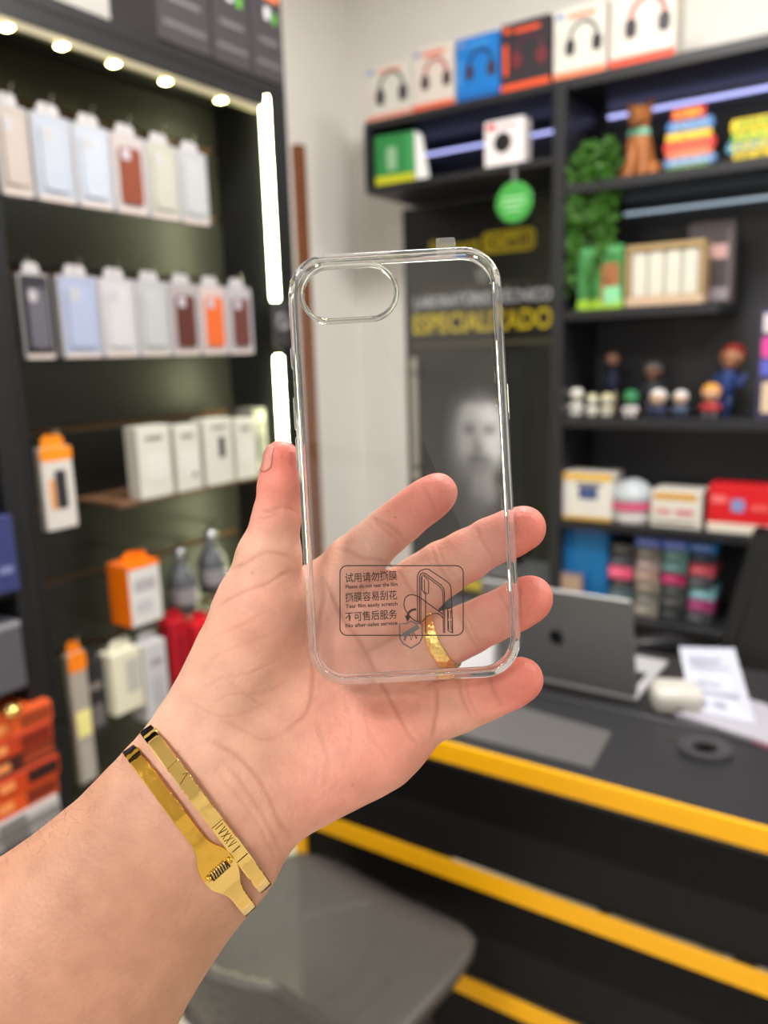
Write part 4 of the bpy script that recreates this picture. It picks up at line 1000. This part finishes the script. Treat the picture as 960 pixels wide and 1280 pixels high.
LF = mat('leaf_green', (64, 112, 36), .45, noise=.55, nscale=18)
from_bm('foliage', bl, LF, pl, normals=False)
# second shelf
t = pbox('picture_block', 'green picture block with a brown dog picture leaning by the post', 'picture', ((xy(722, 380)[0]+xy(778, 380)[0])/2, YF+.02, 1.565), xy(778, 380)[0]-xy(722, 380)[0], .02, .185, (58, 124, 66), [('grass_print', 0, 1, 0, .16, (150, 190, 50)), ('animal_print', .52, .92, .08, .72, (150, 96, 60)), ('bib_print', .58, .95, .08, .35, (130, 200, 150)), ('sky_print', .02, .98, .86, .99, (80, 150, 90))])
x0, x1 = xy(781, 380)[0], xy(878, 380)[0]
t = thing('wooden_rack', 'tan wooden rack with four white blocks in a row', 'rack', ((x0+x1)/2, YF+.02, 1.565)); w = x1-x0
TAN = mat('tan_wood', (166, 140, 100), .5, noise=.2, nscale=30)
box('rack_base', -w/2, w/2, 0, .08, 0, .028, mat('pale_tan_wood', (196, 168, 142), .5), t, .003); box('rack_top', -w/2, w/2, 0, .08, .158, .176, TAN, t, .003)
for s in (-1, 1): box('rack_post', min(s*w/2, s*(w/2-.012)), max(s*w/2, s*(w/2-.012)), 0, .08, .0285, .1575, TAN, t)
for k in range(4): box('white_block', -w/2+.014+k*(w-.028)/4+.002, -w/2+.014+(k+1)*(w-.028)/4-.002, .006, .074, .0285, .155, mat('ivory_block', (206, 202, 190), .4), t, .004)
pbox('dark_box', 'dark brown box with a pale pink badge behind the wooden rack', 'box', (xy(893, 350, YF+.09)[0]-.02, YF+.125, 1.565), .13, .06, .235, (66, 58, 60), [('badge_print', .45, .9, .55, .72, (190, 150, 146)), ('line_print', .85, .93, .1, .9, (96, 88, 88)), ('foot_print', .5, .9, .05, .2, (140, 130, 136))])
# figurines
def figurine(label, px_, zh, cols, y=YF+.07, headr=.021, tilt=0, pose=0):
    """small big-headed ornament; cols: hair, skin, shirt, trousers"""
    t = thing('figurine', label, 'figurine', (xy(px_, 515, y)[0], y, 1.235), 0, 'figurines on the third shelf'); H = zh
    hair, skin, shirt, trs = cols; mm_ = lambda c: mat('fig_%d_%d_%d' % c, c, .4); hr = headr
    for s in (-1, 1):
        bm = bmesh.new(); add_tube(bm, [(s*hr*.42, 0, .004), (s*hr*.38, 0, (H-2*hr)*.48)], [hr*.34, hr*.30], 10); add_ball(bm, (s*hr*.45, -hr*.25, .006), (hr*.34, hr*.55, .006), 10, 6); from_bm('leg', bm, mm_(trs), t, True)
    bm = bmesh.new(); add_lathe(bm, [(0, (H-2*hr)*.42), (hr*.62, (H-2*hr)*.44), (hr*.66, (H-2*hr)*.6), (hr*.72, (H-2*hr)*.85), (hr*.4, (H-2*hr)*1.02), (0, (H-2*hr)*1.06)], 14, sy=.75); from_bm('torso', bm, mm_(shirt), t, True)
    for s in (-1, 1):
        bm = bmesh.new(); sh = Vector((s*hr*.62, 0, (H-2*hr)*.88)); el = Vector((s*hr*(1.1 if pose else .95), -.002, (H-2*hr)*.68)); ha = Vector((s*hr*(1.35 if pose else .8), -.006, (H-2*hr)*(.95 if pose and s > 0 else .5)))
        add_tube(bm, [sh, el, ha], [hr*.24, hr*.2, hr*.17], 8); from_bm('arm', bm, mm_(shirt), t, True)
    bm = bmesh.new(); add_ball(bm, (0, 0, H-hr), (hr*.95, hr*.9, hr), 16, 10); hd_ = from_bm('head', bm, mm_(skin), t, True)
    bm = bmesh.new(); add_ball(bm, (0, hr*.12, H-hr*.82), (hr*1.04, hr*.98, hr*.9), 16, 10)
    for v in bm.verts[:]:
        if v.co.y < -hr*.25 and v.co.z < H-hr*.75: v.co.y = -hr*.2
    from_bm('hair', bm, mm_(hair), hd_, True)
    for s in (-1, 1): bm = bmesh.new(); add_ball(bm, (s*hr*.38, -hr*.86, H-hr*1.1), hr*.13, 8, 6); from_bm('eye', bm, DARK, hd_, True)
    if tilt: t.rotation_euler = (0, tilt, 0)
    return t
PALE, SKN = (224, 216, 200), (198, 150, 118)
WH, CR_ = (214, 212, 206), (206, 204, 190)
figurine('tall slim figurine in a dark blue shirt and beige trousers', 764, .205, ((70, 60, 54), SKN, (38, 46, 72), (150, 134, 112)), YF+.17, .024)
figurine('dark figurine with a grey helmet behind the small ones', 815, .165, ((150, 148, 152), (150, 110, 92), (52, 54, 60), (60, 60, 66)), YF+.17, .028, pose=1)
figurine('white figurine at the left end of the figurine shelf', 720, .088, (WH, CR_, WH, WH), headr=.022)
figurine('small pale figurine, second from the left end', 740, .070, ((190, 186, 150), CR_, WH, CR_), headr=.019)
figurine('pale figurine in front of the tall slim one', 758, .072, ((200, 190, 140), CR_, (196, 190, 170), CR_), headr=.019)
figurine('figurine with green hair and pale clothes', 788, .082, ((44, 120, 74), (60, 130, 86), (210, 200, 200), (214, 206, 206)), headr=.024)
figurine('figurine with a white cap and navy clothes', 822, .084, ((216, 212, 212), (206, 172, 152), (52, 58, 92), (40, 46, 70)), headr=.025)
figurine('figurine with white hair and a blue coat, right of the white cap', 850, .080, ((214, 212, 212), (208, 176, 158), (80, 92, 122), (44, 52, 78)), headr=.022)
figurine('blond figurine in a red jacket in front of the tall one', 888, .100, ((214, 150, 50), (214, 164, 132), (176, 52, 52), (96, 86, 90)), headr=.027)
figurine('tall leaning figurine with reddish hair and blue overalls', 900, .215, ((150, 48, 40), (206, 144, 112), (46, 70, 136), (50, 66, 120)), YF+.17, .037, .16, 1)
pbox('toy_box', 'boxed toy with purple and pink squares at the right edge', 'box', (xy(942, 515)[0]+.07, YF+.05, 1.235), .14, .10, .31, (60, 52, 84), [('window_print', .06, .3, .78, .95, (206, 200, 206)), ('panel_print', .05, .4, .56, .74, (214, 70, 150)), ('panel_print', .05, .3, .40, .54, (90, 96, 190)), ('figure_print', .1, .35, .06, .34, (214, 190, 160)), ('panel_print', .5, .95, .1, .9, (120, 60, 140))])
# fourth shelf
def sbox(label, a, b_, tp, col, prints, d=.12, y=YF+.02, zb=.905, name='product_box', rz=0, group='boxes on the fourth shelf'):
    x0, z0 = xy(a, 655, y); x1, _ = xy(b_, 655, y); z1 = xy((a+b_)/2, tp, y)[1]
    return pbox(name, label, 'box', ((x0+x1)/2, y, zb), x1-x0, d, z1-zb, col, prints, rz, group)
sbox('white box with yellow edges and a blue picture', 701, 764, 592, (222, 216, 210), [('top_print', 0, 1, .86, 1, (222, 172, 30)), ('foot_print', 0, 1, 0, .07, (206, 160, 40)), ('picture_print', .35, .72, .45, .72, (70, 84, 130)), ('text_print', .3, .8, .74, .8, (90, 80, 90))])
x0, _ = xy(785, 650); t = thing('toy_globe', 'white globe-shaped toy with a pink band between two boxes', 'toy', (x0, YF+.07, .905))
R_ = .067
for nm, pr_, c in (('base', [(0, 0), (.058, 0), (.062, .012), (.060, .042), (0, .042)], (206, 200, 202)), ('band', [(0, .042), (.066, .042), (.068, .052), (.066, .068), (0, .068)], (214, 90, 130)), ('dome', [(0, .068)]+[(R_*math.cos(a), .068+.068*math.sin(a)) for a in np.linspace(0, math.pi/2*.98, 9)]+[(0, .136)], (176, 182, 188))):
    bm = bmesh.new(); add_lathe(bm, pr_, 24); from_bm(nm, bm, mat('globe_'+nm, c, .25), t, nm == 'dome')
sbox('low white box with an orange stripe and red print', 813, 876, 614, (216, 210, 202), [('top_print', .05, .9, .76, .94, (206, 150, 50)), ('text_print', .1, .4, .35, .5, (206, 140, 140)), ('text_print', .5, .85, .35, .5, (206, 120, 130)), ('line_print', .05, .9, .1, .16, (110, 100, 96))])
sbox('bright red box with a white foot', 884, 968, 608, (208, 24, 34), [('foot_print', 0, 1, 0, .2, (224, 214, 200)), ('badge_print', .35, .55, .45, .72, (130, 140, 190)), ('text_print', .05, .28, .62, .78, (232, 110, 110)), ('text_print', .65, .9, .5, .62, (228, 90, 90))])
# lower shelf: blue crate and columns of small coloured boxes
ZL = .60
x0, _ = xy(701, 700); x1, _ = xy(757, 700)
t = pbox('blue_crate', 'tall bright blue box left of the small coloured boxes', 'box', ((x0+x1)/2, YF+.04, ZL), x1-x0, .20, .285, (16, 98, 158), [('top_print', .2, .9, .90, .98, (90, 120, 210)), ('panel_print', .05, .95, .3, .85, (20, 106, 168))])
pbox('picture_card', 'small purple picture card in front of the blue box', 'card', (xy(712, 755, YF+.01)[0], YF+.012, ZL), .09, .006, .125, (120, 100, 120), [('picture_print', .1, .9, .5, .92, (176, 150, 130)), ('picture_print', .1, .9, .1, .4, (90, 80, 130))])
ORD = ['first', 'second', 'third', 'fourth']
colsets = [[((92, 96, 104), 'grey'), ((70, 90, 96), 'slate'), ((58, 56, 60), 'charcoal'), ((226, 84, 120), 'pink'), ((60, 62, 74), 'dark grey'), ((74, 70, 72), 'brown-grey')],
           [((130, 124, 116), 'taupe'), ((110, 108, 106), 'warm grey'), ((120, 110, 102), 'tan'), ((150, 122, 112), 'rosy tan'), ((156, 136, 140), 'mauve'), ((110, 104, 100), 'stone')],
           [((46, 48, 52), 'black'), ((60, 60, 64), 'graphite'), ((52, 54, 58), 'ink grey'), ((168, 38, 92), 'magenta'), ((78, 110, 112), 'teal grey'), ((90, 120, 124), 'dusty teal')],
           [((60, 60, 66), 'smoke grey'), ((136, 44, 92), 'plum'), ((112, 160, 172), 'light teal'), ((58, 60, 66), 'lead grey'), ((170, 62, 76), 'red'), ((40, 46, 66), 'navy')]]
edges = [757, 789, 823, 857, 892]
for c in range(4):
    x0, _ = xy(edges[c], 720); x1, _ = xy(edges[c+1], 720); z = ZL; hh = [.040, .038, .037, .039, .036, .038]
    for r in range(6):
        col, nm = colsets[c][r]
        pbox('accessory_box', '%s flat box in the %s column of the coloured stack, %s from the bottom' % (nm, ORD[c], (ORD+['fifth', 'sixth'])[r]), 'box', ((x0+x1)/2+.003*((r*7+c*3) % 3-1), YF+.045+.004*((r+c) % 3), z), x1-x0-.008, .10, hh[r], col,
             [('label_print', .12, .6, .3, .7, tuple(min(255, v+46) for v in col))], 0, 'small coloured boxes on the lower shelf'); z += hh[r]
    if c > 0:
        pbox('blue_carton', 'blue-violet flat carton on top of the %s column of coloured boxes' % ORD[c], 'box', ((x0+x1)/2, YF+.05, z), x1-x0-.004, .10, .030, (88, 108, 200) if c < 3 else (24, 112, 180), [('text_print', .1, .8, .3, .7, (140, 150, 220))], 0, 'flat cartons on the coloured stack')
# ------------------------------------------------------------------ counter
CT = .78
TOPM = mat('counter_top_grey', (40, 40, 43), .42, noise=.1, nscale=25)
FRM = mat('counter_black_gloss', (9, 9, 9), .55, spec=.2)
FR2 = mat('counter_side_and_sheen', (20, 20, 21), .55, spec=.25)
ctr_ = thing('counter', 'black shop counter with yellow stripes along its front', 'counter', (-.2, 1.11, 0))
def cx_(a): return a+.2
box('counter_top', cx_(-.968), cx_(1.5), .0, .62, CT-.03, CT, TOPM, ctr_, .002)
box('edge_band', cx_(-.968), cx_(1.5), -.006, .0, CT-.02, CT+.018, YELLOW, ctr_, .0015)
box('edge_band', cx_(-.968), cx_(1.5), -.006, .0, .536, .574, YELLOW, ctr_, .0015)
box('edge_band', cx_(-.968), cx_(1.5), -.006, .0, .312, .350, YELLOW, ctr_, .0015)
for z0, z1, m in ((.665, CT-.0305, FRM), (.575, .664, FR2), (.445, .5355, FRM), (.351, .444, FR2), (.0, .311, FR2)): box('front_panel', cx_(-.945), cx_(1.5), .004, .022, z0, z1, m, ctr_)  # lighter lower strips between the bands: gloss reflection put into the colour
box('side_panel', cx_(-.967), cx_(-.946), .002, .60, 0, CT-.0305, FR2, ctr_)
box('corner_band', cx_(-.972), cx_(-.945), -.006, .0035, 0, .535, YELLOW, ctr_, .0015)
p0, p1 = onZ(664, 862, CT), onZ(812, 900, CT)
box('seam', cx_(-.96), cx_(1.49), (p0.y+p1.y)/2-1.11-.004, (p0.y+p1.y)/2-1.11+.004, CT, CT+.002, mat('seam_grey', (84, 84, 88), .4), ctr_)
def on(px, py, z=CT): q = onZ(px, py, z); return (q.x, q.y)
# grey mat
q = [on(643, 883), on(764, 917), on(739, 962), on(572, 919)]; c0 = Vector((sum(a for a, b in q)/4, sum(b for a, b in q)/4))
t = thing('desk_mat', 'flat grey mat lying near the front edge of the counter', 'mat', (c0.x, c0.y, CT))
prism('pad', [(a-c0.x, b-c0.y) for a, b in q], 0, .003, mat('mat_grey', (86, 84, 84), .5, noise=.06), t, FLAT)
prism('stitched_rim', [((a-c0.x)*1.02, (b-c0.y)*1.02) for a, b in q], 0.0, .0018, mat('mat_rim', (66, 64, 64), .5), t, FLAT)
# laptop
SIL = mat('aluminium_grey', (138, 140, 142), .38, metal=.55); SILL = mat('aluminium_light', (206, 206, 208), .35, metal=.4)
xr, yh = -.394, 1.452
lt = thing('laptop', 'grey aluminium laptop open on the counter, lid towards the viewer', 'laptop', (xr-.152, yh, CT), math.radians(-1))
box('base', -.152, .152, .004, .216, .002, .013, SILL, lt, .003, 2)
box('keyboard', -.135, .135, .03, .125, .0131, .0139, DARK, lt)
bm = bmesh.new()
for r in range(5):
    for k in range(13): add_box(bm, -.134+k*.0207, -.134+k*.0207+.0175, .033+r*.0185, .033+r*.0185+.0155, .0139, .0150)
from_bm('keys', bm, mat('key_black', (34, 34, 36), .5), lt)
box('trackpad', -.055, .055, .135, .205, .0131, .0136, SIL, lt)
phi = math.radians(15)
bm = bmesh.new(); add_prism(bm, rrect(.304, .212, .010, 5, 0, .106), -.003, .003, lambda x, y, d: (x, d, y)); bmesh.ops.bevel(bm, geom=[e for e in bm.edges if abs(e.verts[0].co.y-e.verts[1].co.y) < 1e-6 and e.verts[0].co.y > 0 and False], offset=.001) if False else None
for v in bm.verts: v.co = Matrix.Rotation(phi, 4, 'X') @ v.co+Vector((0, .002, .014))
lid = from_bm('lid', bm, SIL, lt)
ML = Matrix.Translation((0, .002, .014)) @ Matrix.Rotation(phi, 4, 'X')
box('screen', -.146, .146, .0031, .0040, .008, .204, mat('screen_glow', (120, 130, 150), .2, emit=(150, 160, 180), estr=.25), lid).data.transform(ML)
bm = bmesh.new(); ap = []                                        # bitten-fruit logo
for k in range(40):
    a = 2*math.pi*k/40; r = .0165*(1-.10*math.cos(2*a))*(1-.16*max(0, math.sin(a))**8-.10*max(0, -math.sin(a))**8); x, y = r*math.cos(a), r*math.sin(a)*1.02
    dd = math.hypot(x-.0195, y-.0015)
    if dd < .0085: x -= (.0085-dd)
    ap.append((x, .106+y))
add_prism(bm, ap, -.0036, -.0029, FRONT); LG = mat('logo_dark', (58, 58, 62), .2, metal=.8); o = from_bm('logo', bm, LG, lid); o.data.transform(ML)
bm = bmesh.new(); add_prism(bm, [(.0005, .1235), (.0025, .1295), (.0065, .1325), (.0060, .1280), (.0030, .1245)], -.0036, -.0029, FRONT); o = from_bm('logo_leaf', bm, LG, lid); o.data.transform(ML)
box('lid_edge', -.150, .150, -.0033, .0033, .2105, .2128, SILL, lid).data.transform(ML)
# white folded card leaning in front of the laptop
p = onY(585, 846, 1.40)
t = thing('folded_card', 'white folded card standing in front of the laptop, seen between the fingers', 'card', (onZ(588, 850, CT).x, 1.385, CT), math.radians(4))
bm = bmesh.new(); add_prism(bm, [(-.0525, 0), (.0525, 0), (.0525, .13), (-.0525, .13)], -.001, .001, FRONT)
for v in bm.verts: v.co = Matrix.Rotation(math.radians(-12), 4, 'X') @ v.co
from_bm('front_leaf', bm, mat('bright_white_paper', (244, 244, 250), .6), t)
bm = bmesh.new(); add_prism(bm, [(-.0525, 0), (.0525, 0), (.0525, .13), (-.0525, .13)], -.001, .001, FRONT)
for v in bm.verts: v.co = Matrix.Rotation(math.radians(12), 4, 'X') @ v.co+Vector((0, .054, 0))
from_bm('rear_leaf', bm, MATS['bright_white_paper'], t)
# papers on the right
t = thing('notebook', 'spiral notebook lying under the leaning white sheet', 'notebook', (on(905, 912)[0], on(905, 912)[1], CT), math.radians(-14))
box('cover', -.085, .085, -.02, .13, 0, .012, mat('notebook_white', (160, 158, 168), .5), t, .002); box('cover_edge', .06, .084, -.021, -.0195, .002, .010, mat('notebook_pink', (190, 120, 140), .5), t)
for k in range(14):
    bm = bmesh.new(); add_tube(bm, [(-.078+k*.0115+.0, -.021+.005*math.cos(a), .006+.007*math.sin(a)) for a in np.linspace(0, 2*math.pi, 11)[:-1]], .0011, 5, closed=True); from_bm('spiral_coil', bm, METAL, t)
b0, b1, t0, t1 = onY(864, 893, 1.44), onY(946, 893, 1.44), onY(849, 809, 1.56), onY(918, 811, 1.56)
t = thing('price_sheet', 'white printed sheet leaning up on the counter right of the laptop', 'sheet', ((b0.x+b1.x)/2, 1.44, CT))
zb = CT+.0125
loc_ = lambda v: Vector((v.x-t.location.x, v.y-1.44, max(v.z, zb)-CT))
B0, B1, T0, T1 = map(loc_, (b0, b1, t0, t1)); B0.z = B1.z = .0125
nn = (B1-B0).cross(T0-B0).normalized()*.0015
bm = bmesh.new(); fr = [bm.verts.new(v-nn) for v in (B0, B1, T1, T0)]; bk = [bm.verts.new(v+nn) for v in (B0, B1, T1, T0)]
bm.faces.new(fr); bm.faces.new(bk[::-1]); [bm.faces.new((fr[i], fr[(i+1) % 4], bk[(i+1) % 4], bk[i])) for i in range(4)]
from_bm('sheet', bm, mat('sheet_white', (170, 172, 186), .5), t)
def on_sheet(u, v, k): return (B0.lerp(B1, u)).lerp(T0.lerp(T1, u), v)-nn.normalized()*k*(1 if nn.y > 0 else 1)
sg = 1 if nn.y > 0 else -1
for (u0, u1, v0, v1) in ((.12, .7, .78, .82), (.12, .8, .68, .71), (.12, .6, .42, .46), (.12, .85, .30, .34), (.1, .3, .12, .2), (.4, .6, .12, .2)):
    bm = bmesh.new(); bm.faces.new([bm.verts.new(on_sheet(u, v, 0)+nn.normalized()*.0019) for u, v in ((u0, v0), (u1, v0), (u1, v1), (u0, v1))]); from_bm('printed_line', bm, mat('faint_print', (132, 134, 156), .6), t, normals=False)
box('prop', -.004, .004, .080, .086, 0.0, .062, WHITE, t)
t = thing('power_adapter', 'rounded white power adapter beside the leaning sheet', 'adapter', (on(842, 893)[0], on(842, 893)[1]+.02, CT), math.radians(20))
box('body', -.046, .046, -.035, .045, 0, .050, mat('adapter_white', (184, 180, 174), .3), t, .018, 3, smooth=True); box('port', -.006, .006, -.0356, -.034, .014, .019, DARK, t)
q = on(881, 940)
t = thing('tape_roll', 'dark round tape roll lying on the counter', 'tape roll', (q[0], q[1], CT))
bm = bmesh.new(); add_lathe(bm, [(.026, 0), (.043, 0), (.043, .010), (.026, .010), (.026, 0)], 28); from_bm('roll', bm, mat('tape_dark', (58, 58, 62), .25), t)
bm = bmesh.new(); add_lathe(bm, [(.0235, .0), (.0255, .0), (.0255, .011), (.0235, .011), (.0235, 0)], 28); from_bm('core', bm, mat('tape_core', (92, 92, 94), .4), t)
q = on(937, 890)
t = thing('rubber_eraser', 'small pinkish eraser by the right edge of the sheet', 'eraser', (q[0]+.045, q[1]+.02, CT), .5); box('body', -.02, .02, -.01, .01, 0, .012, mat('eraser_pink', (214, 176, 160), .6), t, .003); box('sleeve', -.006, .0205, -.0104, .0104, .0, .0124, WHITE, t)

# ------------------------------------------------------------------ office chair behind the counter
LEA = mat('black_leather', (20, 20, 23), .3, bump=.15, bscale=300)
oc = thing('office_chair', 'black leather office chair behind the counter at the right edge', 'chair', (-.40, 2.0, 0), math.radians(-50))
def slab(name, w, h, d, M, m, parent, bulge=.03, nx=10, nz=10):
    """padded slab with soft edges, in its own x/z plane"""
    def f(P):
        q = np.abs(P)-np.array([w/2-40, d/2*.6-8 if d > 26 else 4, h/2-40]); q[:, 1] = np.abs(P[:, 1]+.00035*(P[:, 0]**2))-max(4, d*.5-22)
        return np.sqrt((np.maximum(q, 0)**2).sum(1))+np.minimum(q.max(1), 0)-22
    o = sdf_obj(name, f, (-w/2-30, -d-50, -h/2-30), (w/2+30, d+50, h/2+30), 13, m, parent); o.data.transform(M); return o
slab('seat', 480, 460, 80, Matrix.Translation((0, 0, .47)) @ Matrix.Rotation(math.radians(90), 4, 'X'), LEA, oc)
slab('backrest', 470, 500, 70, Matrix.Translation((0, .25, .73)) @ Matrix.Rotation(math.radians(-14), 4, 'X'), LEA, oc)
for s in (-1, 1):
    bm = bmesh.new(); add_tube(bm, [(s*.25, .18, .46), (s*.29, .17, .57), (s*.29, .08, .61), (s*.29, -.10, .61), (s*.28, -.15, .56), (s*.25, -.14, .46)], [.018, .02, .026, .026, .02, .018], 10); from_bm('armrest', bm, mat('armrest_grey', (40, 40, 43), .3), oc, True)
bm = bmesh.new(); add_lathe(bm, [(.028, .10), (.028, .40), (.06, .41), (.06, .42)], 16); from_bm('gas_column', bm, METAL, oc)
for k in range(5):
    a = 2*math.pi*k/5; bm = bmesh.new(); add_tube(bm, [(0, 0, .11), (.28*math.cos(a), .28*math.sin(a), .075)], [.026, .016], 8); g_ = from_bm('base_leg', bm, DARK, oc)
    bm = bmesh.new(); add_ball(bm, (.28*math.cos(a), .28*math.sin(a), .03), (.03, .03, .03), 10, 8); from_bm('caster', bm, DARK, g_, True)

# ------------------------------------------------------------------ grey chair in front of the counter
SHELL = mat('grey_chair_shell', (76, 73, 70), .42, spec=.4, bump=.05, bscale=200)
gc = thing('shell_chair', 'grey moulded chair with a rounded seat in front of the counter', 'chair', (-.735, .885, 0), math.radians(-6))
def seatf(P):
    x, y, z = P.T
    top = 500+18*((x/215)**2)*1+6*np.cos(y/120)-14*np.exp(-(((y+20)/130)**2+(x/140)**2))-26*np.clip((y-120)/90, 0, 1)**2
    # rounded-square outline
    r = (np.abs(x/222)**3.4+np.abs((y-0)/214)**3.4)**(1/3.4)
    edge = (r-1)*200
    dz = np.abs(z-(top-9))-9
    d = np.sqrt(np.maximum(edge+10, 0)**2+np.maximum(dz+6, 0)**2)-10+np.minimum(np.maximum(edge+10, dz+6), 0)
    # backrest: curved sheet rising at the rear (-y)
    yb = -205+.0022*x**2-(z-500)*.32
    bz = np.abs(z-570)-95; bx = np.abs(x)-(190-np.clip(z-560, 0, 200)*.5)
    e = np.maximum(np.maximum(bz, bx)+14, np.abs(y-yb)*.95-8+14)
    b2_ = np.sqrt(np.maximum(bz+14, 0)**2+np.maximum(bx+14, 0)**2+np.maximum(np.abs(y-yb)*.95-2, 0)**2)-10
    return smin(d, b2_, 30)
sdf_obj('shell', seatf, (-260, -340, 440), (260, 240, 700), 9, SHELL, gc)
WOODL = mat('chair_leg_black', (40, 40, 42), .4)
for sx_ in (-1, 1):
    for sy_ in (-1, 1):
        bm = bmesh.new(); add_tube(bm, [(sx_*.11, sy_*.10, .485), (sx_*.15, sy_*.14, .0)], [.017, .011], 10); from_bm('leg', bm, WOODL, gc, True)
bm = bmesh.new(); add_tube(bm, [(-.12, -.11, .35), (.12, .11, .35)], .005, 6); add_tube(bm, [(-.12, .11, .356), (.12, -.11, .356)], .005, 6); from_bm('brace', bm, DARK, gc)
